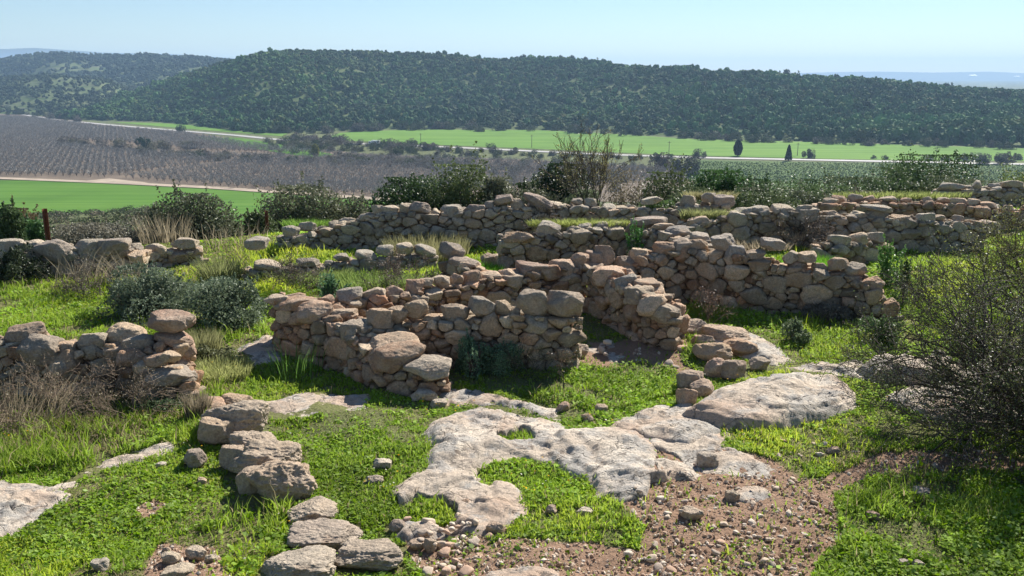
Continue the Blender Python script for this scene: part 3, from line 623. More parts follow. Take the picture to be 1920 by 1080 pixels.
scatter([(1340, 780), (1600, 790), (1650, 850), (1450, 860), (1340, 800)], 22, .03, .1, 'small loose stone dotted over the grass right of the rubble', 'loose stones on the right-hand grass')
scatter([(1110, 650), (1280, 650), (1290, 690), (1150, 690)], 18, .05, .14, 'small stone on the shaded doorway floor', 'stones on the doorway floor')
scatter([(1600, 860), (1900, 860), (1900, 890), (1600, 890)], 16, .03, .1, 'small stone along the bare strip under the thorny shrub', 'stones on the bare strip')
def gravel():
    n = 52000; px = rg.uniform(240, 1930, n); py = rg.uniform(770, 1120, n); P = at_z(px, py, 0.); x, y = P[:, 0], P[:, 1]; z = zg(x, y)
    k = soil(x, y, z) & ~isblocked(x, y); x, y, z = x[k], y[k], z[k]; n = len(x)
    s = .003+.02*rg.random(n)**6; d, F = ico(0); V = d[None]*s[:, None, None]*rg.uniform(.5, 1.2, (n, 1, 3))*(1+.25*rg.normal(size=(n, 12, 1)))+np.stack([x, y, z+s*.2], 1)[:, None]
    cols = np.array([(.52, .41, .31), (.42, .29, .21), (.36, .24, .165), (.66, .57, .46)])[rg.integers(0, 4, n)]
    tag(mk('gravel', V.reshape(-1, 3), (F[None]+(np.arange(n)*12)[:, None, None]).reshape(-1, 3), M_PEB, rep(cols, 12), smooth=False), kind='stuff')
gravel()
# ------------------------------------------------------------------ grass
TALL = [([(830, 700), (900, 680), (1100, 665), (1270, 690), (1270, 740), (1180, 765), (1060, 770), (900, 720)], .13), ([(0, 520), (500, 520), (500, 640), (380, 640), (0, 640)], .13), ([(440, 470), (900, 440), (900, 560), (440, 560)], .14), ([(1270, 580), (1640, 590), (1640, 680), (1270, 660)], .12), ([(860, 440), (960, 440), (960, 480), (860, 480)], .16), ([(1470, 440), (1560, 440), (1560, 500), (1470, 500)], .16), ([(1620, 470), (1930, 470), (1930, 640), (1660, 600)], .14), ([(380, 960), (640, 950), (640, 1100), (380, 1100)], .12), ([(1640, 870), (1950, 870), (1950, 1100), (1500, 1100)], .13), ([(0, 730), (420, 730), (380, 830), (0, 900)], .15)]
DRYZ = [[(0, 740), (330, 740), (340, 800), (180, 860), (0, 860)], [(360, 640), (470, 660), (450, 740), (360, 740)], [(740, 430), (860, 430), (850, 480), (640, 480)], [(0, 440), (480, 440), (440, 540), (0, 540)], [(1570, 850), (1930, 850), (1930, 890), (1560, 900)]]
def grass():
    def cloud(n, y0, y1, e):
        y = y0*(y1/y0)**(rg.random(n)**e); px = rg.uniform(-80, 2000, n); x = (px-960)/FPX*(y*cp+CZ*sp); return x, y
    def filt(x, y, dens=.03):
        z = zg(x, y); s = soil(x, y, z); keep = ~isblocked(x, y) & (~s | (rg.random(len(x)) < dens*(1+2*(n2(x, y, 2.5, 2, 61) > .25))))
        pat = n2(x, y, 1.3, 3, 62); pat2 = n2(x, y, 5, 2, 63); keep &= rg.random(len(x)) < np.clip(.72+1.4*pat+.9*pat2, .08, 1)
        return x[keep], y[keep], z[keep]
    def zone(x, y, z):
        px, py = proj(x, y, z); h = np.full(len(x), .04); dr = np.zeros(len(x), bool)
        for p, v in TALL: h = np.where(inpoly(px, py, p), v*.72, h)
        for p in DRYZ: dr |= inpoly(px+30*n2(x, y, 1.5, 2, 66), py+12*n2(x, y, 1.7, 2, 67), p)
        return h, dr
    # blades
    x, y = cloud(620000, 5.3, 30, .85); x, y, z = filt(x, y); h, dr = zone(x, y, z); n = len(x)
    big = np.maximum(1, y/11); L = .8*h*rg.uniform(.4, 1.3, n)*np.where(rg.random(n) < .05, 1.9, 1)*(1+1.0*np.clip(n2(x, y, .9, 2, 69), -.5, 1))*(1+.5*n2(x, y, 2, 2, 64)); wd = .0055*big*rg.uniform(.7, 1.4, n)
    a = rg.uniform(0, 6.283, n); ln = rg.uniform(.1, .9, n)*L; dx, dy = np.cos(a), np.sin(a); b = rg.uniform(0, 6.283, n); bx, by = np.cos(b)*wd, np.sin(b)*wd
    V = np.zeros((n, 5, 3)); V[:, 0] = np.stack([x-bx, y-by, z-.01], 1); V[:, 1] = np.stack([x+bx, y+by, z-.01], 1)
    mx, my = x+dx*ln*.35, y+dy*ln*.35; V[:, 2] = np.stack([mx+bx*.8, my+by*.8, z+L*.6], 1); V[:, 3] = np.stack([mx-bx*.8, my-by*.8, z+L*.6], 1); V[:, 4] = np.stack([x+dx*ln, y+dy*ln, z+L], 1)
    F = np.array([(0, 1, 2), (0, 2, 3), (3, 2, 4)]); F = (F[None]+(np.arange(n)*5)[:, None, None]).reshape(-1, 3)
    v = n2(x, y, .7, 3, 65)[:, None]; rr = rg.random((n, 1))
    C = np.array([.30, .43, .055])*(1+.3*v)+np.array([.14, .05, .0])*np.clip(v+.2, 0, 1)+rg.normal(size=(n, 1))*.02
    isd = (rg.random(n) < np.where(dr, .45, .09))[:, None]; C = np.where(isd, np.array([.36, .30, .17])*(.6+.6*rr), C); C = np.clip(C, .01, 1)
    tag(mk('grass', V.reshape(-1, 3), F, M_GRASS, rep(C, 5)), kind='stuff')
    # small broad leaves near the ground
    x, y = cloud(520000, 5.3, 26, .95); x, y, z = filt(x, y, .03); h, dr = zone(x, y, z); k = ~dr | (rg.random(len(x)) < .35); x, y, z, h = x[k], y[k], z[k], h[k]; n = len(x)
    big = np.maximum(1, y/10); P = np.stack([x, y, z+h*rg.uniform(.1, .75, n)], 1)
    V, F = leaves(P, .024*big*rg.choice([.7, 1, 1, 1.9], n), rg, .6, .8); v = n2(x, y, .8, 3, 68)[:, None]
    C = np.clip(np.array([.27, .41, .05])*(1+.35*v)+rg.normal(size=(n, 1))*.05, .008, 1)
    tag(mk('ground_cover', V, F, M_GRASS, rep(C, 4)), kind='stuff')
    # low leaf litter and moss-like growth between the taller plants
    x, y = cloud(330000, 5.3, 20, .9); z = zg(x, y); k = ~isblocked(x, y) & (~soil(x, y, z) | (rg.random(len(x)) < .06)); x, y, z = x[k], y[k], z[k]; n = len(x)
    V, F = leaves(np.stack([x, y, z+rg.uniform(.0, .018, n)], 1), .016*np.maximum(1, y/9), rg, .5, .6); v = rg.random((n, 1)); C = np.where(v < .6, np.array([[.19, .27, .05]]), np.where(v < .85, np.array([[.33, .28, .16]]), np.array([[.26, .18, .12]])))*rg.uniform(.6, 1.3, (n, 1))
    tag(mk('leaf_litter', V, F, M_GRASS, rep(C, 4)), kind='stuff')
    # tiny flowers
    n = 3500; x, y = cloud(n, 5.4, 13, .8); x, y, z = filt(x, y, .0); px, py = proj(x, y, z)
    k = (n2(x, y, 1.1, 2, 71) > .05); x, y, z = x[k], y[k], z[k]; n = len(x)
    V, F = leaves(np.stack([x, y, z+rg.uniform(.05, .12, n)], 1), .018, rg, .9, 1.); C = np.where(rg.random((n, 1)) < .6, np.array([[.75, .42, .02]]), np.array([[.75, .72, .6]]))
    tag(mk('wild_flowers', V, F, M_GRASS, rep(C, 4)), kind='stuff')
grass()
# ------------------------------------------------------------------ shrubs
def blobcloud(r, rx, ry, h, nb, n, shell=.35, low=.15, core=False):
    c = r.normal(size=(nb, 3)); c /= np.linalg.norm(c, axis=1)[:, None]; c *= r.uniform(.25, .78, (nb, 1)); c[:, 2] = np.abs(c[:, 2])*.9
    b = r.uniform(.2, .42, nb); i = r.integers(0, nb, n)
    if core: c[0] = (0, 0, .12); b[0] = .74; i[r.random(n) < .34] = 0
    d = r.normal(size=(n, 3)); d /= np.linalg.norm(d, axis=1)[:, None]
    P = c[i]+d*(b[i]*(1-shell*r.random(n)**1.5))[:, None]*(1+.25*noise(d*3+i[:, None]*3.3))[:, None]
    P[:, :2] /= np.percentile(np.abs(P[:, :2]), 97); P[:, 2] = low+(1-low)*np.clip(P[:, 2]/np.percentile(P[:, 2], 98.5), -.1, 1.05)
    return P*np.array([rx, ry, h]), i
def stems(r, n, rx, ry, h, rad):
    p0 = []; p1 = []; a0 = []; a1 = []
    for _ in range(n):
        a = r.uniform(0, 6.283); q = r.uniform(.3, .8); p = np.array([r.normal()*.05*rx, r.normal()*.05*ry, 0.]); e = np.array([math.cos(a)*rx*q, math.sin(a)*ry*q, h*r.uniform(.5, .85)])
        m = (p+e)/2+r.normal(size=3)*.06*h
        for u, v, s, t in ((p, m, 1, .7), (m, e, .7, .3)): p0.append(u); p1.append(v); a0.append(rad*s); a1.append(rad*t)
    return tubes(p0, p1, a0, a1, 5)
def bush(label, px, y, wpx, top, col, n=9000, leaf=.05, nb=16, var=.3, name='shrub', seed=0, basez=None, flat=0., stemr=.03, shell=.35, cat='shrub', group=None, low=.05, asp=.55):
    if y > 17: n = int(n*2.5); leaf *= 1.12; asp = .8; h_up = .94
    else: n = int(n*1.3); leaf *= 1.15; h_up = 1.
    r = np.random.default_rng(seed+1000); z = float(zg(xat(px, y, -.5), y)) if basez is None else basez; x = xat(px, y, z)
    if basez is None: z = float(zg(x, y))
    dep = y*cp+(CZ-z)*sp; rx = wpx/FPX*dep/2; h = max(zat(top, y)-z, .15)*h_up
    P, i = blobcloud(r, rx, rx*.85, h, nb, n, shell, low, y > 17 and sum(col) < .31)
    ns = 46; q = r.integers(0, n, ns*4); q = q[P[q, 2] > h*.45][:ns]; A = P[q]; dv = A-np.array([0, 0, h*.3]); dv /= np.linalg.norm(dv, axis=1)[:, None]; dv[:, 2] += .5; u = r.random((len(q), 26, 1))*r.uniform(.05, .2, (len(q), 1, 1))*h*(.5 if sum(col) < .17 else 1.2)
    E = (A[:, None]+dv[:, None]*u+r.normal(size=(len(q), 26, 3))*.012*h).reshape(-1, 3); m = min(len(E), n//3); P[:m] = E[:m]; V, F = leaves(P, leaf, r, flat, asp)
    bv = r.normal(size=nb)[i]*.16; C = np.clip(1.2*np.array(col)[None]*(1+bv+var*r.normal(size=n)*.5)[:, None], .006, 1)
    root = empty(name, (x, y, z), label, cat, group)
    mk('foliage', V, F, M_LEAF, rep(C, 4), parent=root); V, F = stems(r, 7, rx, rx*.85, h, stemr); mk('stem', V, F, M_BARK, parent=root); return root
DK = (.035, .062, .022); OL = (.09, .115, .055); GG = (.12, .15, .095); BR = (.14, .115, .085); LG = (.10, .15, .045)
B = [ # label, px, y, width, top, col, n, leaf
 ('grey-green bush on the left behind the stacked pillar', 268, 12.7, 175, 512, GG, 15000, .035),
 ('rounder grey-green bush right of the other, left of the near cell', 432, 12.3, 165, 528, (.13, .165, .10), 14000, .035),
 ('loose olive-grey shrub beyond the tall grass, left', 365, 20.5, 160, 362, (.10, .115, .065), 11000, .05),
 ('dense broom-like shrub standing against the green field', 575, 22.5, 165, 350, (.095, .105, .06), 15000, .05),
 ('dark clipped-looking mastic shrub behind the back wall, left part', 775, 25, 155, 334, DK, 16000, .06),
 ('tall lighter shrub with upright shoots behind the back wall', 872, 24.5, 105, 308, (.10, .13, .05), 9000, .06),
 ('grey leafy shrub behind the tipped-up wall stones', 945, 24, 100, 335, (.13, .14, .09), 8000, .06),
 ('small dark round shrub right of the grey leafy one', 985, 27, 70, 342, DK, 6000, .06),
 ('dark dense shrub at the foot of the bare sapling', 1055, 28, 110, 306, (.028, .05, .02), 12000, .065),
 ('grey-green low shrub right below the bare sapling', 1085, 25, 130, 358, (.12, .15, .08), 9000, .05),
 ('brownish airy shrub to the right of the bare sapling', 1165, 26.5, 120, 318, (.15, .13, .085), 5500, .045),
 ('olive shrub with dark core between the airy one and the round one', 1245, 27, 100, 322, (.07, .09, .035), 9000, .06),
 ('dark bright-edged round mastic in the centre of the slope', 1345, 27.5, 135, 318, (.04, .085, .022), 17000, .06),
 ('pale grey-green shrub in front of the round mastic', 1385, 24.5, 95, 352, (.13, .15, .085), 7000, .05),
 ('low green shrub right of the round mastic', 1450, 30, 110, 338, (.08, .125, .05), 9000, .06),
 ('small dark shrub poking up behind the low green one', 1505, 36, 80, 334, (.045, .075, .03), 6000, .07),
 ('wide olive shrub in front of the large right-hand mastic', 1590, 31, 190, 332, (.075, .10, .045), 20000, .06),
 ('pale scrubby bush beside the wide olive one', 1490, 27, 120, 355, (.12, .14, .08), 8000, .05),
 ('large dark mastic dome rising highest at the right', 1725, 37, 170, 288, (.04, .07, .024), 22000, .07),
 ('olive side dome left of the large mastic', 1655, 36, 100, 312, (.06, .09, .035), 10000, .07),
 ('grey-green low growth below the large mastic', 1700, 32, 180, 345, (.11, .135, .07), 13000, .055),
 ('yellow-green bush on the far right skyline', 1900, 36, 80, 322, (.15, .19, .05), 6000, .06),
 ('dark small-leaved bush at the left edge behind the boulder wall', 15, 19, 90, 385, (.05, .08, .03), 8000, .05),
 ('glossy green bush left of the rusty post', 68, 21, 70, 412, (.06, .12, .04), 6000, .05),
 ('grey matted scrub between the rusty post and the olive shrub', 200, 20, 170, 418, (.17, .16, .12), 9000, .04),
 ('reddish olive bush on the slope above the post', 45, 34, 60, 390, (.13, .10, .05), 5000, .07),
 ('small dark shrub right of the broom-like shrub', 655, 23, 90, 372, (.12, .13, .08), 6000, .05),
 ('small green tuft shrub behind the left end of the back wall', 490, 20.5, 60, 400, (.09, .12, .05), 4000, .045),
 ('green creeper hanging over the back wall', 1235, 19.3, 80, 375, (.06, .10, .03), 6000, .04),
 ('dark trailing bush on the left boulder wall', 25, 14.9, 110, 470, (.045, .06, .03), 7000, .035),
 ('dry grey-brown bush at the foot of the right-hand wall', 1558, 12.4, 95, 572, (.17, .15, .12), 4500, .03),
 ('small leafy green bush left of the thorny shrub', 1655, 11.4, 70, 600, (.09, .14, .05), 4000, .032),
 ('little grey-green herb bush in the right-hand grass', 1490, 11.4, 60, 606, (.12, .16, .08), 2500, .03),
 ('green fern tuft in the shaded corner of the middle wall', 1187, 15.6, 30, 432, (.06, .17, .03), 1500, .03),
 ('blue-green fennel cushion at the front wall foot, left one', 888, 10.02, 62, 640, (.13, .21, .12), 6500, .022),
 ('blue-green fennel cushion at the front wall foot, right one', 942, 10.08, 62, 650, (.13, .21, .12), 6500, .022),
 ('grey-green bush behind the broken stub at left', 395, 10.6, 70, 655, (.15, .16, .08), 3500, .028),
 ('sprawling green herb against the broken stub', 320, 8.9, 90, 745, (.10, .15, .07), 4500, .024),
 ('blue-green herb clump in front of the near cell back corner', 620, 13.4, 60, 520, (.09, .17, .08), 3000, .03),
 ('low green herb in the far right grass', 1665, 14.5, 40, 466, (.09, .19, .04), 2500, .035),
 ('dark upright herb in the far right grass', 1690, 13.2, 30, 500, (.05, .09, .03), 1800, .03),
]
B += [('grey-green scrub ball on the far right rise, above the low wall line', 1790, 31, 90, 335, (.11, .125, .07), 6000, .05),
 ('straggly olive scrub on the far right rise, left of the flat skyline stone', 1745, 34, 70, 328, (.09, .11, .05), 5000, .05),
 ('dry looking scrub filling the gap behind the low sunlit wall', 1620, 25.5, 130, 358, (.13, .13, .08), 7000, .045),
 ('bushy scrub between the middle mastic and the courtyard wall', 1300, 23.5, 90, 362, (.10, .125, .06), 5000, .045)]
B += [('broad olive scrub right behind the courtyard wall, under the round mastic', 1420, 23.6, 130, 362, (.09, .12, .05), 9000, .05),
 ('green leafy scrub just right of the pale scrubby bush', 1540, 27.5, 130, 348, (.075, .115, .045), 10000, .055),
 ('dark green scrub between the wide olive shrub and the mastic dome', 1655, 29.5, 110, 342, (.06, .095, .035), 9000, .055),
 ('low mixed scrub against the low sunlit wall, far right', 1740, 27.5, 120, 356, (.10, .12, .06), 8000, .05),
 ('deep green mastic bush directly right of the round one', 1405, 30, 90, 334, (.04, .075, .025), 9000, .06),
 ('dull olive bush hugging the back wall left of the round mastic', 1290, 24.5, 80, 350, (.08, .105, .045), 6000, .05),
 ('grey twiggy low bush along the back wall behind its tipped stones', 1020, 24, 90, 356, (.12, .13, .075), 6000, .045),
 ('olive scrub on the slope under the large mastic dome, right side', 1830, 35, 90, 338, (.10, .12, .06), 6000, .05),
 ('dull green scrub at the far right end of the skyline', 1885, 37, 80, 334, (.09, .115, .055), 6000, .05)]
for i, b in enumerate(B): bush(*b, seed=i, stemr=.012 if b[6] < 6000 else .03, nb=10 if b[6] < 6000 else (12 if b[2] < 17 else 22))
# branching twigs
def twiggy(r, starts, depth, L, rad, spread, up, kids, seglen=4, wob=.18, gravity=0.):
    P0 = []; P1 = []; R0 = []; R1 = []; tips = []
    st = [(p, d, L, rad, depth) for p, d in starts]
    while st:
        p, d, l, ra, k = st.pop(); n = seglen; sl = l/n
        for q in range(n):
            d = d+r.normal(size=3)*wob+np.array([0, 0, up-gravity]); d /= np.linalg.norm(d)
            e = p+d*sl; r1 = ra*(1-.55/n); P0.append(p); P1.append(e); R0.append(ra); R1.append(r1); p = e; ra = r1
            if k > 0 and q > 0:
                for _ in range(r.integers(1, kids+1)):
                    s = r.normal(size=3); s -= d*(s@d); s /= np.linalg.norm(s); nd = d+s*spread; nd /= np.linalg.norm(nd); st.append((p, nd, l*r.uniform(.42, .68), ra*.62, k-1))
            if k <= 1: tips.append(p)
    return P0, P1, R0, R1, np.array(tips)
def twigplant(label, px, y, base, starts, depth, L, rad, spread, up, kids, nleaf, leaf, col, name='shrub', seed=0, cat='shrub', gravity=0., minr=.0016, mat=None, wob=.18, z=None, spreadleaf=.03):
    r = np.random.default_rng(seed+77); z = float(zg(xat(px, y, 0), y)) if z is None else z; x = xat(px, y, z)
    if base: z = float(zg(x, y))
    P0, P1, R0, R1, tips = twiggy(r, starts, depth, L, rad, spread, up, kids, 4, wob, gravity)
    root = empty(name, (x, y, z), label, cat); V, F = tubes(P0, P1, np.maximum(R0, minr), np.maximum(R1, minr), 3); mk('branches', V, F, mat or M_TWIG, parent=root)
    if nleaf:
        P = tips[r.integers(0, len(tips), nleaf)]+r.normal(size=(nleaf, 3))*spreadleaf; V, F = leaves(P, leaf, r); C = np.clip(np.array(col)[None]*(1+.35*r.normal(size=(nleaf, 1)))+np.array([[.06, .03, 0]])*(r.random((nleaf, 1)) < .15), .01, 1); mk('foliage', V, F, M_LEAF, rep(C, 4), parent=root)
    return root
def fan(r, n, el0, el1, az0=0, az1=6.283):
    o = []
    for _ in range(n):
        a = r.uniform(az0, az1); e = math.radians(r.uniform(el0, el1)); o.append((r.normal(size=3)*.04*np.array([1, 1, .2]), np.array([math.cos(a)*math.cos(e), math.sin(a)*math.cos(e), math.sin(e)])))
    return o
rr = np.random.default_rng(3)
twigplant('low thorny shrub added outside the bottom right edge to shade the grass, its twigs just entering', 2060, 7.5, True, fan(rr, 26, 5, 70), 3, .95, .02, .75, .01, 2, 36000, .022, (.085, .11, .04), seed=25, minr=.003)  # extra shrub beyond the frame, added to cast shade on the bottom right grass
twigplant('large thorny shrub with dark tangled twigs filling the right edge', 1965, 8.2, True, fan(rr, 25, 4, 66, 1.4, 5.1), 3, 1.25, .026, .75, .01, 2, 27000, .02, (.085, .11, .04), seed=5, minr=.003, gravity=.03)
twigplant('airy leafy shrub behind the thorny one with yellowish leaves', 1965, 11.8, True, fan(rr, 22, 20, 80, 1.2, 5.0), 3, 1.1, .02, .8, .03, 2, 14000, .027, (.17, .18, .055), seed=6, minr=.0028)
twigplant('bare sapling with upright thin branches above the back wall', 1108, 24.5, True, fan(rr, 8, 76, 89), 3, 1.5, .02, .2, .05, 2, 2800, .04, (.26, .24, .10), name='sapling', cat='tree', seed=7, minr=.0045)
twigplant('brown dry thistle clump beside the right-hand wall', 1325, 12.0, True, fan(rr, 7, 60, 85), 2, .34, .006, .5, .05, 2, 700, .022, (.17, .115, .085), name='dry_plant', cat='plant', seed=8)
twigplant('dead brown shrub at the foot of the left foreground wall', 232, 9.3, True, fan(rr, 12, 25, 80), 2, .40, .006, .6, .02, 2, 500, .016, (.24, .18, .14), name='dry_plant', cat='plant', seed=9, mat=M_DRY)
twigplant('dry twiggy tangle below the left wall stub', 258, 8.6, True, fan(rr, 14, 15, 70), 2, .38, .005, .7, .0, 2, 900, .016, (.24, .2, .14), name='dry_plant', cat='plant', seed=10, mat=M_DRY)
twigplant('dry grey-brown mat of stems in the left meadow', 90, 8.4, True, fan(rr, 16, 5, 50), 3, .42, .004, .7, .0, 2, 2500, .018, (.2, .17, .11), name='dry_plant', cat='plant', seed=11, mat=M_DRY)
twigplant('single dry seed stalk standing on the central slab', 1057, 9.55, True, fan(rr, 3, 70, 89), 2, .3, .005, .35, .06, 1, 260, .02, (.15, .10, .07), name='dry_stalk', cat='plant', seed=12)
twigplant('brown brushwood in front of the back wall', 1000, 18.6, True, fan(rr, 16, 10, 70), 2, .7, .006, .7, .0, 2, 1200, .03, (.17, .12, .09), name='dry_plant', cat='plant', seed=13, minr=.004)
twigplant('dark dry bush against the far courtyard wall', 1500, 17.6, True, fan(rr, 12, 20, 80), 2, .55, .006, .6, .0, 2, 1200, .03, (.15, .12, .09), name='dry_plant', cat='plant', seed=14, minr=.004)
twigplant('purplish heather-like scrub on the terrace bank', 760, 14.0, True, fan(rr, 16, 10, 60), 2, .5, .004, .8, .0, 2, 4000, .024, (.14, .11, .09), name='dry_plant', cat='plant', seed=15, minr=.003)
twigplant('second clump of purplish scrub on the terrace bank, further left', 560, 14.2, True, fan(rr, 14, 10, 60), 2, .42, .004, .8, .0, 2, 3000, .024, (.14, .12, .09), name='dry_plant', cat='plant', seed=16, minr=.003)
twigplant('grey dry scrub clump before the left boulder wall', 180, 14.1, True, fan(rr, 16, 10, 60), 2, .42, .004, .8, .0, 2, 3000, .024, (.19, .165, .13), name='dry_plant', cat='plant', seed=17, minr=.003)
twigplant('wispy grey bush on the bedrock in front of the doorway grass', 985, 10.0, True, fan(rr, 14, 20, 70), 2, .3, .003, .6, .02, 2, 900, .016, (.14, .17, .08), name='dry_plant', cat='plant', seed=18)
def tuft(label, px, y, n, h, w, col, seed=0, lean=0., name='grass_tuft', sd=.5, dz=0., dep=1.):
    r = np.random.default_rng(seed+500); x = xat(px, y, dz); z = float(zg(x, y))+dz; a = r.uniform(0, 6.283, n); rad = w*np.sqrt(r.random(n)); bx, by = np.cos(a)*rad, np.sin(a)*rad*dep
    L = h*r.uniform(.45, 1.1, n); ln = L*r.uniform(.1, sd, n); q = a+r.normal(size=n)*.8; ex = bx+np.cos(q)*ln+lean*L; ey = by+np.sin(q)*ln; t = .004*max(1, y/11); g = r.uniform(0, 6.283, n); sx, sy = np.cos(g)*t, np.sin(g)*t; zz = np.zeros(n)
    V = np.stack([np.stack([bx-sx, by-sy, zz], 1), np.stack([bx+sx, by+sy, zz], 1), np.stack([bx*.6+ex*.4+sx, by*.6+ey*.4+sy, L*.6], 1), np.stack([bx*.6+ex*.4-sx, by*.6+ey*.4-sy, L*.6], 1), np.stack([ex, ey, L], 1)], 1)
    F = np.array([(0, 1, 2), (0, 2, 3), (3, 2, 4)]); F = (F[None]+(np.arange(n)*5)[:, None, None]).reshape(-1, 3)
    C = np.clip(np.array(col)*(1+.25*r.normal(size=(n, 1))), .01, 1); o = mk(name, V.reshape(-1, 3), F, M_GRASS, rep(C, 5)); o.location = (x, y, z); tag(o, label, 'grass')
STR = (.26, .22, .15)
tuft('tall green-yellow grass clump standing between the left wall pieces', 415, 14.9, 600, .48, .34, (.2, .22, .09), 1, sd=.9)
tuft('long straw-coloured stalks over the left boulder wall', 150, 14.4, 60, .75, .4, STR, 2, .25, sd=.9)
tuft('straw-coloured wisps beside the broken wall piece', 240, 14.6, 90, .6, .3, STR, 3, -.2, sd=.9)
tuft('dry grass fringe on the crest left of the back wall', 420, 18.5, 110, .45, .9, STR, 4, sd=.9)
tuft('feathery dry stalks against the green field at left', 310, 19, 260, .75, .5, STR, 5)
tuft('mixed dry grass in front of the back wall, left part', 800, 17, 2500, .42, .8, (.24, .23, .11), 6)
tuft('dry tuft behind the stacked pillar, right side', 375, 10.9, 1400, .3, .25, (.26, .26, .12), 7)
tuft('pale dry tuft hanging by the knobbly boulder', 372, 8.6, 700, .3, .12, STR, 8, 0, sd=.3)
tuft('green weeds at the foot of the near cell wall', 555, 10.0, 70, .42, .3, (.13, .25, .05), 9)
tuft('bright grass clump between stone pile and middle wall', 905, 15.2, 2200, .26, .35, (.15, .34, .03), 10)
tuft('tall bright grass in the far right court', 1520, 15.5, 2600, .3, .5, (.15, .34, .03), 11)
tuft('dry grass fringe growing on top of the back wall, right', 1410, 19.5, 1200, .4, .9, (.25, .24, .12), 12)
tuft('dry seed heads over the left meadow', 40, 8.6, 350, .45, .5, STR, 14, .3)
tuft('grass strip growing on top of the middle wall', 1090, 16.35, 2200, .13, 1.0, (.3, .34, .1), 15, dz=.72, dep=.2, sd=1.)
tuft('dry wispy grass on top of the back wall near its right end', 1330, 19.9, 900, .2, .6, (.3, .28, .14), 16, dz=.78, dep=.3, sd=1.)
tuft('green and straw grass on top of the courtyard wall left end', 1330, 18.2, 1200, .22, .6, (.25, .27, .11), 17, dz=.62, dep=.3, sd=1.)
tuft('thin grass along the top of the low sunlit wall', 1690, 22.8, 1400, .16, 1.8, (.26, .3, .1), 18, dz=.42, dep=.15, sd=1.)
tuft('grass spilling over the left end of the back wall', 575, 18.6, 1300, .2, .5, (.2, .33, .06), 19, dz=.3, dep=.5, sd=1.)
tuft('dry straw on top of the long right-hand cell wall', 1420, 13.3, 260, .16, .5, STR, 20, dz=.85, dep=.3, sd=1.)
tuft('grey-green grass mound in front of the stone pile', 690, 14.6, 2600, .22, .9, (.22, .30, .08), 21, sd=1., dep=.5)
tuft('straggly grass between the two terrace lines', 560, 15.2, 2600, .24, .9, (.23, .29, .09), 22, sd=1., dep=.5)
tuft('long grass at the foot of the far left boulder wall', 330, 14.0, 2000, .24, .9, (.22, .27, .09), 23, sd=1., dep=.5)
tuft('pale dry grass patch by the bedrock under the near wall corner', 415, 10.0, 1500, .16, .35, (.34, .36, .14), 24, sd=1.)
# fence posts
def post(label, px, y, top, w):
    x = xat(px, y, 0); z = float(zg(x, y)); x = xat(px, y, z); h = zat(top, y)-z+.25
    root = empty('fence_post', (x, y, z-.25), label, 'post', 'rusty iron fence posts')
    mk('flange', *box((0, 0, h/2), (w, .008, h)), M_RUST, parent=root, smooth=False); mk('web', *box((-w/2+.004, -w/2-.003, h/2), (.008, w, h)), M_RUST, parent=root, smooth=False)
    mk('tie_hook', *tubes([(0, .02, h*.86), (0, .02, h*.55)], [(w*.8, .02, h*.84), (w*.8, .02, h*.53)], [.006]*2, [.006]*2, 5), M_RUST, parent=root)
post('rusty iron fence post leaning over the slope at far left', 97, 17.8, 391, .07)
post('short rusty fence post in front of the broom-like shrub', 503, 20.2, 395, .06)
# ------------------------------------------------------------------ valley floor
def sheet(name, poly, mat, lift, kind='structure', label=None):
    W = np.array([at_z(a, b, VZ) for a, b in poly]); W[:, 2] += lift
    V = W; me = bpy.data.meshes.new(name); me.from_pydata([tuple(v) for v in V], [], [list(range(len(V)))]); me.materials.append(mat)
    o = bpy.data.objects.new(name, me); COL.objects.link(o); tag(o, label, kind=kind)
def ribbon(name, line, width, mat, lift):
    W = np.array([at_z(a, b, VZ)[:2] for a, b in line]); t = np.gradient(W, axis=0); t /= np.linalg.norm(t, axis=1)[:, None]; nn = np.stack([-t[:, 1], t[:, 0]], 1)*width/2; z = np.full((len(W), 1), VZ+lift)
    V = np.concatenate([np.concatenate([W-nn, z], 1), np.concatenate([W+nn, z], 1)]); n = len(W); F = [(i, i+1, n+i+1, n+i) for i in range(n-1)]
    tag(mk(name, V, np.array(F), mat, smooth=False), kind='structure')
sheet('orchard_soil', [(-480, 200), (-150, 207), (60, 216), (200, 233), (340, 245), (520, 272), (700, 290), (1000, 300), (1300, 318), (1300, 380), (705, 374), (400, 353), (60, 337), (-150, 332), (-480, 330)], M_ORCH, .1)
sheet('green_field', [(-400, 333), (60, 339), (200, 342), (400, 354), (705, 376), (900, 388), (900, 470), (400, 470), (-400, 440)], M_WHEAT, .1)
sheet('far_field', [(600, 262), (640, 249), (760, 243), (1000, 244), (1100, 248), (1300, 261), (1500, 266), (1700, 272), (2100, 284), (2100, 304), (1700, 301), (1500, 297), (1300, 292), (1150, 286), (1000, 279), (850, 273), (700, 266)], M_WHEAT2, .14)
sheet('strip_field', [(205, 229), (300, 231), (420, 238), (540, 250), (530, 256), (440, 249), (330, 240)], M_WHEAT2, .2)
sheet('small_field', [(365, 258), (450, 259), (560, 276), (625, 290), (585, 297), (470, 278)], M_WHEAT, .2)
sheet('vineyard_soil', [(1290, 300), (1500, 304), (1930, 310), (2100, 312), (2100, 352), (1500, 352), (1290, 338)], M_VINE, .18)
ribbon('road', [(40, 214), (95, 224), (200, 234), (330, 245), (440, 254), (520, 262), (600, 267), (700, 271), (850, 277), (1000, 284), (1100, 289), (1300, 296), (1500, 300), (1700, 304), (1930, 309), (2100, 313)], 9, M_ROAD, .3)
ribbon('dirt_path', [(-480, 332), (0, 335), (200, 343), (400, 353), (560, 364), (705, 374), (820, 384)], 7, M_TRACK, .35)
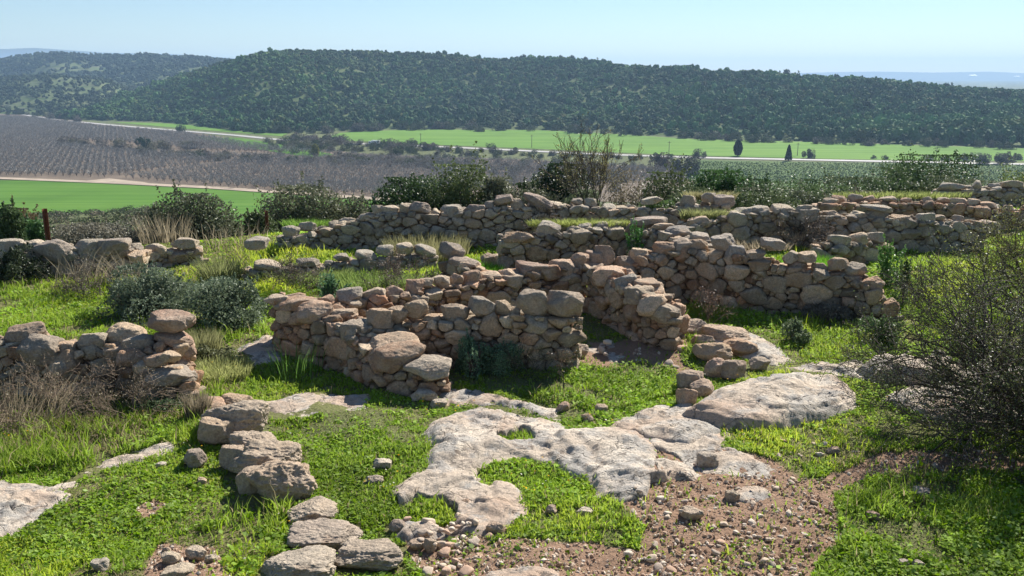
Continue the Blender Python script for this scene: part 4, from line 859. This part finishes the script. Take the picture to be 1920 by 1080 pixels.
sheet('path_fork', [(150, 341), (205, 336), (270, 343), (300, 350), (230, 346)], M_TRACK, .4)
# bare orchard trees
def baretree(seed, n=60, h=3.4, w=2.0):
    r = np.random.default_rng(seed); P0 = [(0, 0, 0)]; P1 = [(0, 0, .8)]; R0 = [.13]; R1 = [.1]
    for k in range(5):
        a = k*1.26+r.uniform(-.3, .3); e = np.array([math.cos(a)*w*.5, math.sin(a)*w*.5, h*.62]); P0.append((0, 0, .75)); P1.append(e); R0.append(.07); R1.append(.04)
    V, F = tubes(P0, P1, R0, R1, 3); T = np.tile((.10, .08, .075), (len(V), 1))
    d = r.normal(size=(n, 3)); d /= np.linalg.norm(d, axis=1)[:, None]; c = np.stack([d[:, 0]*w*.75, d[:, 1]*w*.75, h*.62+d[:, 2]*h*.3], 1)*r.uniform(.75, 1.05, (n, 1)); c[:, 2] = np.clip(c[:, 2], .9, h)
    e = c*1.; e[:, :2] *= 1.18; e[:, 2] += r.uniform(.3, .8, n); s = r.normal(size=(n, 3))*.17
    LV = np.stack([c-s, c+s, e], 1).reshape(-1, 3); LF = np.arange(n*3).reshape(-1, 3); LT = np.tile((.25, .24, .22), (n*3, 1))*r.uniform(.7, 1.25, (n*3, 1))
    return merge([(V, F, T), (LV, LF, LT)])
BT = [baretree(i) for i in range(4)]; BTF = [baretree(i+9, 26) for i in range(4)]
def orchard():
    poly = [(-470, 206), (-150, 213), (60, 222), (200, 240), (340, 251), (520, 280), (700, 296), (1000, 306), (1290, 322), (1290, 372), (700, 368), (430, 352), (205, 333), (60, 331), (-150, 325), (-470, 322)]
    gap = [[(190, 334), (330, 317), (440, 300), (462, 301), (350, 318), (215, 338)], [(120, 263), (250, 270), (360, 283), (640, 292), (640, 298), (340, 290), (230, 284), (110, 271)]]
    W = np.array([at_z(a, b, VZ)[:2] for a, b in poly]); x0, y0 = W.min(0); x1, y1 = W.max(0); R = math.hypot(x1-x0, y1-y0)
    g = np.arange(-R, R, 3.3); h = np.arange(-R, R, 4.8); A, Bq = np.meshgrid(g, h); th = math.radians(24); X = A.ravel()*math.cos(th)-Bq.ravel()*math.sin(th)-100; Y = A.ravel()*math.sin(th)+Bq.ravel()*math.cos(th)+700
    px, py = proj(X, Y, np.full(X.shape, VZ)); k = inpoly(px, py, poly)
    for q in gap: k &= ~inpoly(px, py, q)
    k &= rg.random(len(X)) > .03
    # trees hidden behind the near ruins and shrubs are left out
    lim = np.interp(px, [640, 700, 1000, 1300], [400, 372, 352, 345]); k &= py < lim
    X, Y, px, py = X[k]+rg.normal(size=k.sum())*.3, Y[k]+rg.normal(size=k.sum())*.3, px[k], py[k]
    o = np.argsort(Y); X, Y, px = X[o], Y[o], px[o]; cnt = 0; rest = []; ms = []
    for V, F, T in BT: ms.append(mk('orchard_tree', V, F, M_TREE, T, smooth=False, link=False).data)
    vis = 0
    for i in range(len(X)):
        if cnt < 300 and -20 < px[i] < 1000:
            o = bpy.data.objects.new('orchard_tree', ms[i % 4]); COL.objects.link(o); o.location = (X[i], Y[i], VZ+.1); o.rotation_euler = (0, 0, rg.uniform(0, 6.28)); s = rg.uniform(.85, 1.15); o.scale = (s, s, s)
            tag(o, 'bare leafless orchard tree in the front rows behind the dirt path', 'tree', 'bare orchard trees in the front rows'); cnt += 1
        else: rest.append(i)
    rest = np.array(rest); parts = []
    for v in range(4):
        ii = rest[v::4]; V, F, T = BTF[v] if True else None; a = rg.uniform(0, 6.28, len(ii)); s = rg.uniform(.85, 1.2, len(ii)); c, sn = np.cos(a)*s, np.sin(a)*s
        VV = np.stack([V[None, :, 0]*c[:, None]-V[None, :, 1]*sn[:, None]+X[ii][:, None], V[None, :, 0]*sn[:, None]+V[None, :, 1]*c[:, None]+Y[ii][:, None], V[None, :, 2]*s[:, None]+VZ+.1], -1)
        parts.append((VV.reshape(-1, 3), (F[None]+(np.arange(len(ii))*len(V))[:, None, None]).reshape(-1, 3), np.tile(T, (len(ii), 1))))
    V, F, T = merge(parts); tag(mk('orchard_trees', V, F, M_TREE, T, smooth=False), kind='stuff')
    print('orchard', len(X))
orchard()
# green crowns for far vegetation
def crown(seed, h=1., w=1., cone=False, nl=5):
    r = np.random.default_rng(seed); parts = []; d, F = ico(1)
    for k in range(nl):
        if cone: z = .15+.75*k/nl; s = .42*(1.05-z); c = np.array([r.normal()*.03, r.normal()*.03, z]); R = np.array([s, s, .2])
        else: a = r.uniform(0, 6.28); q = r.uniform(.1, .34); c = np.array([math.cos(a)*q, math.sin(a)*q, r.uniform(.38, .68)]); R = np.array([1, 1, .85])*r.uniform(.2, .34)
        V = d*R*(1+.32*r.normal(size=(len(d), 1)))+c; col = np.tile(r.uniform(.7, 1.3), (len(V), 3)); parts.append((V, F, col))
    V, F, T = merge(parts); return V*np.array([w, w, h]), F, T
CR = [crown(i) for i in range(5)]; CC = [crown(i+20, 1, .5, True, 6) for i in range(3)]; CP = [crown(i+40, 1.25, .8, False, 5) for i in range(4)]
def forest(name, X, Y, Z, S, cols, kinds):
    parts = []; allp = CR+CC+CP
    for v, (V, F, T) in enumerate(allp):
        ii = np.where(kinds == v)[0]
        if not len(ii): continue
        a = rg.uniform(0, 6.28, len(ii)); s = S[ii]; c, sn = np.cos(a)*s, np.sin(a)*s
        VV = np.stack([V[None, :, 0]*c[:, None]-V[None, :, 1]*sn[:, None]+X[ii][:, None], V[None, :, 0]*sn[:, None]+V[None, :, 1]*c[:, None]+Y[ii][:, None], V[None, :, 2]*s[:, None]+Z[ii][:, None]-.1*s[:, None]], -1)
        C = cols[ii][:, None]*T[None]; parts.append((VV.reshape(-1, 3), (F[None]+(np.arange(len(ii))*len(V))[:, None, None]).reshape(-1, 3), np.clip(C.reshape(-1, 3), 0, 1)))
    V, F, T = merge(parts); return tag(mk(name, V, F, M_TREE, T, smooth=False), kind='stuff')
class Hill:
    def __init__(s, base, ridge, depth, amp, seed, zb=VZ):
        s.b = np.array(base, float); s.r = np.array(ridge, float); s.dep = depth; s.amp = amp; s.seed = seed; s.zb = zb
    def at(s, px, t):
        px = np.asarray(px, float); bp = at_z(px, np.interp(px, s.b[:, 0], s.b[:, 1]), s.zb); yb = bp[..., 1]; sx = bp[..., 0]/yb
        dep = np.interp(px, s.dep[0], s.dep[1]) if isinstance(s.dep, tuple) else s.dep
        yr = yb+dep; zr = CZ+yr*np.tan(np.arctan((540-np.interp(px, s.r[:, 0], s.r[:, 1]))/FPX)-PIT)
        y = yb+dep*t; x = sx*y; q = np.clip(t, -.1, 1); prof = .4*q+.6*sstep(0, 1.0, q); prof = prof-np.maximum(t-1, 0)*.7
        z = s.zb+(zr-s.zb)*prof+s.amp*n2(x, y, .008, 3, s.seed)*np.clip(np.sin(np.pi*np.clip(t, 0, 1)), 0, 1)*(1+0*x)
        return x, y, z-1.5*(t <= 0.0)
    def mesh(s, name, mat, p0, p1, np_=160, nt_=46, t1=1.7):
        P, T = np.meshgrid(np.linspace(p0, p1, np_), np.linspace(-.02, t1, nt_), indexing='ij'); X, Y, Z = s.at(P, T); idx = np.arange(P.size).reshape(P.shape)
        F = np.stack([idx[:-1, :-1], idx[1:, :-1], idx[1:, 1:], idx[:-1, 1:]], -1).reshape(-1, 4); tag(mk(name, np.stack([X, Y, Z], -1).reshape(-1, 3), F, mat), kind='structure')
main = Hill([(90, 222), (150, 225), (300, 229), (420, 243), (480, 252), (560, 250), (640, 246), (760, 242), (1000, 243), (1100, 247), (1300, 260), (1500, 265), (1700, 271), (2300, 290)],
            [(90, 226), (160, 210), (250, 180), (330, 150), (420, 122), (500, 103), (570, 97), (640, 100), (760, 105), (860, 109), (950, 117), (1050, 119), (1100, 124), (1200, 130), (1300, 140), (1400, 145), (1500, 152), (1600, 161), (1750, 174), (1920, 185), (2300, 200)], ([90, 420, 800, 1400, 2300], [120, 420, 520, 420, 330]), 9, 11)
main.mesh('hill', M_HILL, 90, 2300)
mid = Hill([(-300, 214), (0, 214), (100, 218), (600, 222)], [(-300, 150), (0, 148), (100, 142), (200, 150), (260, 175), (330, 208), (600, 220)], 420, 8, 12); mid.mesh('low_hill', M_HILL2, -300, 600, 80, 30)
back = Hill([(-300, 196), (0, 196), (300, 200), (900, 204)], [(-400, 125), (0, 117), (60, 107), (110, 102), (200, 107), (300, 106), (380, 110), (440, 116), (900, 140)], 650, 16, 13); back.mesh('back_hill', M_HILL2, -400, 900, 100, 30)
farl = Hill([(-700, 152), (900, 152)], [(-700, 95), (0, 92), (70, 89), (130, 93), (200, 98), (330, 101), (430, 108), (600, 125), (900, 142)], 1500, 10, 14, -60); farl.mesh('distant_ridge', M_FAR, -700, 900, 90, 16)
farr = Hill([(700, 153), (2600, 153)], [(700, 150), (1200, 143), (1450, 138), (1560, 135), (1650, 134), (1750, 136), (1850, 134), (1920, 137), (2600, 130)], 1500, 6, 15, -60); farr.mesh('distant_plain_ridge', M_FAR, 700, 2600, 90, 16)
def woods():
    n = 26000; px = rg.uniform(110, 2080, n); t = rg.uniform(.01, 1.22, n)**.9; X, Y, Z = main.at(px, t)
    d = n2(X, Y, .012, 3, 90); gap = (px < 520) & (d > .18) & (t > .2); gap |= (d > .5); k = ~gap | (rg.random(n) < .45); k &= rg.random(n) < np.clip(Y/1150, .5, 1)
    X, Y, Z, px, t = X[k], Y[k], Z[k], px[k], t[k]; n = len(X); S = (4+4.2*rg.random(n)**1.5)*(1+.25*n2(X, Y, .02, 2, 91)); py = proj(X, Y, Z)[1]
    pine = (px > 1500) | ((px > 960) & (px < 1140) & (t > .8)) | (rg.random(n) < .05) | ((px > 420) & (px < 900) & (t < .2) & (rg.random(n) < .35)) | ((px > 1250) & (rg.random(n) < .3))
    kinds = np.where(pine, rg.integers(8, 12, n), rg.integers(0, 5, n)); kinds = np.where(rg.random(n) < .02, rg.integers(5, 8, n), kinds); S = np.where(pine, S*1.3, S)
    cols = np.array([.060, .118, .034])*(1+.22*rg.normal(size=(n, 1)))*(1+.35*n2(X, Y, .012, 3, 95))[:, None]+np.array([.03, .015, .0])*np.clip(n2(X, Y, .02, 2, 96), 0, 1)[:, None]+np.array([.05, .02, .0])*(rg.random((n, 1)) < .05); cols = np.where(pine[:, None], cols*np.array([1.05, 1.15, 1.2]), cols)
    forest('forest', X, Y, Z, S, np.clip(cols, .012, 1), kinds); print('forest', n)
    n = 5600; px = rg.uniform(-380, 420, n); t = rg.uniform(0.02, 1.1, n); X, Y, Z = mid.at(px, t); d = n2(X, Y, .015, 3, 92); k = (d < .0) | (rg.random(n) < .3); X, Y, Z = X[k], Y[k], Z[k]; n = len(X)
    forest('hillside_scrub', X, Y, Z, rg.uniform(3, 8, n), np.array([.06, .085, .04])*(1+.25*rg.normal(size=(n, 1))), rg.integers(0, 5, n))
    n = 7600; px = rg.uniform(-420, 620, n); t = rg.uniform(0.02, 1.1, n); X, Y, Z = back.at(px, t); d = n2(X, Y, .008, 3, 93); k = (d < .1) | (t > .75) | (rg.random(n) < .2); X, Y, Z = X[k], Y[k], Z[k]; n = len(X)
    forest('back_woods', X, Y, Z, rg.uniform(6, 13, n), np.array([.05, .075, .04])*(1+.25*rg.normal(size=(n, 1))), rg.integers(0, 5, n))
woods()
def fartree(px, py, hpx, kind, col, label, name, cat, group=None, seed=0, base=None):
    p = at_z(px, py, VZ) if base is None else base; dep = p[1]*cp+(CZ-p[2])*sp; h = hpx/FPX*dep
    r = np.random.default_rng(seed+5000); n = 2200 if kind != 'pine' else 500
    if kind == 'cone': z = r.random(n)**.8; rad = .24*(1-z)**.7*(.55+.45*r.random(n)); a = r.uniform(0, 6.28, n); P = np.stack([np.cos(a)*rad, np.sin(a)*rad, .08+z*.92], 1)*h
    elif kind == 'poplar': z = r.random(n); rad = .28*np.sin(np.pi*np.clip(z*.9+.1, 0, 1))**.6*np.sqrt(r.random(n)); a = r.uniform(0, 6.28, n); P = np.stack([np.cos(a)*rad, np.sin(a)*rad, .08+z*.92], 1)*h
    else: P, _ = blobcloud(r, h*.75 if kind == 'round' else h*.4, h*.7 if kind == 'round' else h*.4, h, 9, n, .4, .12 if kind == 'round' else .3)
    V, F = leaves(P, h*(.09 if kind != 'pine' else .13), r, 0, .8); C = np.clip(np.array(col)*(1+.3*r.normal(size=(n, 1))), .01, 1)
    root = empty(name, tuple(p), label, cat, group); mk('crown', V, F, M_TREE, rep(C, 4), parent=root, smooth=False); mk('trunk', *tubes([(0, 0, -.1)], [(0, 0, h*.5)], [h*.035], [h*.02], 6), M_BARK, parent=root)
fartree(1383, 293, 30, 'poplar', (.03, .05, .03), 'narrow dark evergreen beside the road, left of the conical one', 'roadside_tree', 'tree', seed=1)
fartree(1478, 302, 30, 'cone', (.025, .05, .03), 'dark conical tree standing by the road at the vineyard', 'conical_tree', 'tree', seed=2)
fartree(1310, 296, 16, 'round', (.11, .10, .09), 'round brownish roadside tree left of the two dark ones', 'roadside_tree', 'tree', seed=3)
fartree(1516, 297, 17, 'round', (.10, .10, .08), 'squat round tree in the far field right of the conical one', 'field_tree', 'tree', seed=4)
fartree(592, 296, 26, 'poplar', (.24, .24, .06), 'yellowish upright tree in the middle of the valley', 'poplar_tree', 'tree', seed=5)
fartree(268, 278, 20, 'round', (.03, .06, .03), 'dark green round tree among the grey thicket in the orchard', 'valley_tree', 'tree', seed=6)
fartree(341, 247, 12, 'round', (.05, .07, .04), 'dark round tree on the left road edge', 'roadside_tree', 'tree', seed=7)
fartree(1243, 318, 30, 'round', (.13, .10, .08), 'russet brown tree clump beyond the slope shrubs', 'valley_tree', 'tree', seed=8)
fartree(1290, 330, 36, 'round', (.10, .095, .075), 'grey-brown broad tree beside the russet clump', 'valley_tree', 'tree', seed=9)
for i, (a, b, h) in enumerate([(1740, 302, 12), (1768, 303, 13), (1798, 303, 12), (1815, 302, 15), (1835, 308, 20), (1875, 308, 20), (1893, 304, 18), (1907, 300, 12), (1660, 299, 8), (1637, 298, 7)]):
    fartree(a, b, h, 'round', (.12, .11, .09), ['grey bare tree %s in the roadside row at far right' % s for s in ('leftmost', 'second from left', 'third from left', 'behind the two big ones, left', 'large, left of the biggest', 'biggest', 'tall, at the right end', 'smallest, at the right end')][i] if i < 8 else ('tiny bush beside the road left of the grey row' if i == 8 else 'tiny leftmost bush beside the far right road'), 'roadside_tree', 'tree', 'grey trees along the road at far right', seed=20+i)
# thickets in the valley: shared shrub meshes
SH = []; SHD = []
for k, col in enumerate([(.15, .145, .095), (.13, .12, .10), (.07, .09, .045), (.16, .14, .12)]):
    for j in range(2):
        r = np.random.default_rng(60+k*3+j); P, _ = blobcloud(r, .62, .62, 1., 9, 900, .4, .03); V, F = leaves(P, .11, r, 0, .8); CT = rep(np.clip(np.array(col)*(1+.28*r.normal(size=(900, 1))), .01, 1), 4); SHD.append((V, F, CT)); SH.append(mk('valley_shrub', V, F, M_TREE, CT, smooth=False, link=False).data)
VS = []
def thick(line, n, sp_, hpx, kinds, label, group):
    L = np.array(line, float)
    for i in range(n):
        u = rg.random()*(len(L)-1); k = int(u); q = L[k]*(1-u+k)+L[k+1]*(u-k); px, py = q[0]+rg.normal()*4, q[1]+rg.normal()*sp_
        p = at_z(px, py, VZ); hp = hpx*rg.uniform(.65, 1.25); h = hp/FPX*(p[1]*cp+50*sp); c = rg.choice(kinds)*2+rg.integers(2)
        VS.append((hp, c, p, (h*rg.uniform(1, 1.6), h*rg.uniform(1, 1.4), h), rg.uniform(0, 6.28), label, group))
def plant_valley():
    VS.sort(key=lambda v: -v[0]); parts = []
    for i, (hp, c, p, sc, a, label, group) in enumerate(VS):
        if i < 295: o = bpy.data.objects.new('valley_shrub', SH[c]); COL.objects.link(o); o.location = p; o.scale = sc; o.rotation_euler = (0, 0, a); tag(o, label, 'shrub', group)
        else: V, F, T = SHD[c]; parts.append((rotz(V*np.array(sc), a)+p, F, T))
    V, F, T = merge(parts); tag(mk('valley_scrub', V, F, M_TREE, T, smooth=False), kind='stuff')
thick([(105, 272), (160, 273), (230, 279), (330, 282), (370, 279)], 44, 3, 12, [0, 0, 1, 3], 'rounded grey-olive thicket bush in the middle of the orchard', 'thicket bushes in the orchard')
thick([(250, 290), (340, 293), (450, 299), (560, 305), (640, 304), (760, 312), (850, 316)], 75, 2.5, 12, [0, 1, 3, 2], 'grey-brown bush in the hedge row across the orchard', 'hedge row bushes across the orchard')
thick([(500, 272), (560, 280), (620, 277), (700, 283), (800, 292), (920, 300), (1060, 304)], 85, 6, 11, [1, 2, 0, 2], 'olive riverside bush in the scrub below the far road', 'riverside bushes below the far road')
thick([(530, 262), (560, 268), (600, 265), (650, 270), (730, 277), (830, 281)], 40, 3, 13, [2, 3, 1], 'dark bush along the left part of the far road', 'bushes along the far road')
thick([(10, 214), (60, 218), (110, 222), (160, 232)], 12, 1.5, 9, [2, 1], 'dark bush where the road leaves the picture at left', 'bushes at the left end of the road')
thick([(850, 330), (1000, 335), (1150, 340), (1290, 335)], 30, 8, 13, [1, 3, 0], 'grey bare bush in the valley below the bare sapling', 'grey bushes below the sapling')
thick([(500, 251), (640, 246), (800, 243), (1000, 245), (1200, 256), (1400, 265), (1600, 271), (1900, 279)], 90, 1.2, 13, [2, 2, 2, 1], 'dark green bush at the forest edge above the far field', 'bushes along the forest edge')
thick([(620, 300), (760, 310), (900, 318), (1060, 322), (1250, 322)], 120, 6, 10, [1, 0, 3], 'low grey-olive bush in the thicket belt below the riverside scrub', 'thicket belt bushes in mid valley')
thick([(700, 274), (850, 284), (1000, 292), (1150, 298), (1280, 302)], 60, 3, 9, [2, 1], 'small dark bush in the verge just below the far road', 'verge bushes below the far road')
plant_valley()
# crest pines, each a thing
ps = sorted(list(rg.uniform(962, 1140, 20))+list(rg.uniform(1330, 1500, 9))+list(rg.uniform(1500, 1900, 14)))
PM = []
for j in range(3):
    r = np.random.default_rng(80+j); P, _ = blobcloud(r, .3, .3, 1., 8, 500, .5, .28); V, F = leaves(P, .12, r, 0, .8); V2, F2 = tubes([(0, 0, 0)], [(0, 0, .7)], [.03], [.015], 5)
    F = tri(F); V3, F3, T3 = merge([(V, F, rep(np.clip(np.array((.05, .08, .045))*(1+.3*r.normal(size=(500, 1))), .01, 1), 4)), (V2, F2, np.tile((.08, .06, .05), (len(V2), 1)))]); PM.append(mk('pine_tree', V3, F3, M_TREE, T3, smooth=False, link=False).data)
for i, a in enumerate(ps):
    x, y, z = main.at(np.array([a]), np.array([1.0])); o = bpy.data.objects.new('pine_tree', PM[i % 3]); COL.objects.link(o); o.location = (x[0], y[0], z[0]-1); s = rg.uniform(8, 13.5); o.scale = (s, s, s)
    if a < 1150: tag(o, 'slender pine on the hill crest above the middle of the forest', 'tree', 'pines on the middle crest')
    else: tag(o, 'slender pine on the lower right skyline of the hill', 'tree', 'pines on the right skyline')
# slope scrub (left spur and below the edge)
def slopescrub():
    n = 1500; px = rg.uniform(-60, 1900, n); y = rg.uniform(24, 260, n)**1.; x = xat(px, y, zg((px-960)/FPX*y, y)); z = zg(x, y); k = (px < 470) | (y < 90); x, y, z = x[k], y[k], z[k]; n = len(x)
    parts = []; VV, FF, TT = [], [], 0
    r = rg; per = 160; S = r.uniform(.5, 1.5, n)*np.interp(y, [24, 80, 260], [.6, 1., 1.6]); d = r.normal(size=(n, per, 3)); d /= np.linalg.norm(d, axis=2)[..., None]; d[..., 2] = np.abs(d[..., 2]); P = d*(r.uniform(.6, 1.05, (n, per, 1)))*S[:, None, None]*np.array([1, 1, .8])+np.stack([x, y, z], 1)[:, None]
    V, F = leaves(P.reshape(-1, 3), rep(S*.16, per), r, 0, .8); c = np.array([(.10, .12, .06), (.14, .125, .085), (.06, .085, .035), (.17, .15, .11)])[r.integers(0, 4, n)]; C = np.clip(rep(c, per)*(1+.25*r.normal(size=(n*per, 1))), .01, 1)
    tag(mk('slope_scrub', V, F, M_TREE, rep(C, 4), smooth=False), kind='stuff')
slopescrub()
# vine rows
def vines():
    for k in range(13):
        f = k/12.; pa_ = [(1290, 306+f*34), (1500, 309+f*36), (1700, 310+f*36), (1990, 314+f*36)]; W = np.array([at_z(a, b, VZ)[:2] for a, b in pa_]); L = np.linalg.norm(np.diff(W, axis=0), axis=1); u = np.concatenate([[0], np.cumsum(L)]); n = 1500; q = rg.uniform(0, u[-1], n)
        P = np.stack([np.interp(q, u, W[:, 0])+rg.normal(size=n)*.3, np.interp(q, u, W[:, 1])+rg.normal(size=n)*.4, VZ+.3+rg.random(n)*1.1], 1); V, F = leaves(P, .7, rg, 0, .7); C = np.array([.065, .10, .042])*(1+.3*rg.normal(size=(n, 1)))
        o = (float(W[1, 0]), float(W[1, 1]), VZ); tag(mk('vine_row', V, F, M_TREE, rep(np.clip(C, .01, 1), 4), smooth=False, origin=o), 'trained row of vines in the green vineyard below the far road', 'vines', 'vineyard rows')
vines()
# utility poles, lorry, sheds
for i, (a, b, h, l) in enumerate([(997, 277, 24, 'leftmost utility pole in the far green field, behind the bare sapling'), (789, 266, 16, 'thin utility pole at the left end of the far green field'), (1254, 292, 27, 'utility pole in the far field left of the dark roadside trees'), (1495, 292, 24, 'utility pole in the far field right of the conical tree'), (1755, 297, 22, 'utility pole in the far field near the grey tree row')]):
    p = at_z(a, b, VZ); H = h/FPX*(p[1]*cp+50*sp); root = empty('utility_pole', tuple(p), l, 'pole', 'utility poles in the far field'); mk('pole', *tubes([(0, 0, 0)], [(0, 0, H)], [.22], [.15], 8), M_WOOD, parent=root); mk('crossarm', *box((0, 0, H-.8), (2.4, .16, .18)), M_WOOD, parent=root, smooth=False)
def lorry():
    p = at_z(702, 272, VZ+.3); root = empty('lorry', tuple(p), 'small white box lorry driving on the far road', 'lorry'); a = -.28; root.rotation_euler = (0, 0, a)
    mk('cargo_box', *box((1.2, 0, 2.2), (6.2, 2.4, 2.6)), M_WHITE, parent=root, smooth=False); cab = mk('cab', *box((-3.2, 0, 1.75), (2., 2.3, 2.1)), M_WHITE, parent=root, smooth=False)
    w_ = mk('windscreen', *box((-4.22, 0, 2.2), (.05, 2., .8)), M_GLASS, parent=root, smooth=False); mk('side_window', *box((-3.3, -1.17, 2.2), (1.1, .05, .7)), M_GLASS, parent=root, smooth=False); mk('chassis', *box((.2, 0, .75), (8, 1.6, .25)), M_DARK, parent=root, smooth=False)
    for x in (-3, 2.8):
        for y in (-1, 1): mk('wheel', *tubes([(x, y-.14, .5), (x, y+.14, .5)], [(x, y+.14, .5), (x, y+.15, .5)], [.5, .5], [.5, .01], 14), M_DARK, parent=root)
lorry()
for px, t, w_, l in ((1822, .5, 90, 'long white shed far away on the plain, the larger one'), (1905, .45, 60, 'small white shed far away on the plain at the right edge')):
    x, y, z = farr.at(np.array([px]), np.array([t])); root = empty('farm_shed', (x[0], y[0], z[0]), l, 'building'); mk('wall', *box((0, 0, 5), (w_, 30, 14)), M_WHITE, parent=root, smooth=False)
    V = np.array([(-w_/2, -16, 12), (w_/2, -16, 12), (w_/2, 0, 17), (-w_/2, 0, 17), (w_/2, 16, 12), (-w_/2, 16, 12)], float); mk('roof', V, tri([(0, 1, 2, 3), (3, 2, 4, 5)]), M_WHITE, parent=root, smooth=False)
# ------------------------------------------------------------------ haze
V, F = box((0, 4000, 70), (26000, 13500, 262)); me_t = NT('haze_air'); pv = me_t.n('VolumePrincipled'); pv.inputs['Color'].default_value = (.45, .68, .96, 1); pv.inputs['Density'].default_value = .00014; pv.inputs['Anisotropy'].default_value = .1
me_t.l(pv.outputs[0], me_t.out.inputs['Volume']); tag(mk('haze', V, F, me_t.m, smooth=False), kind='stuff')
print('objects', len(SC.objects))
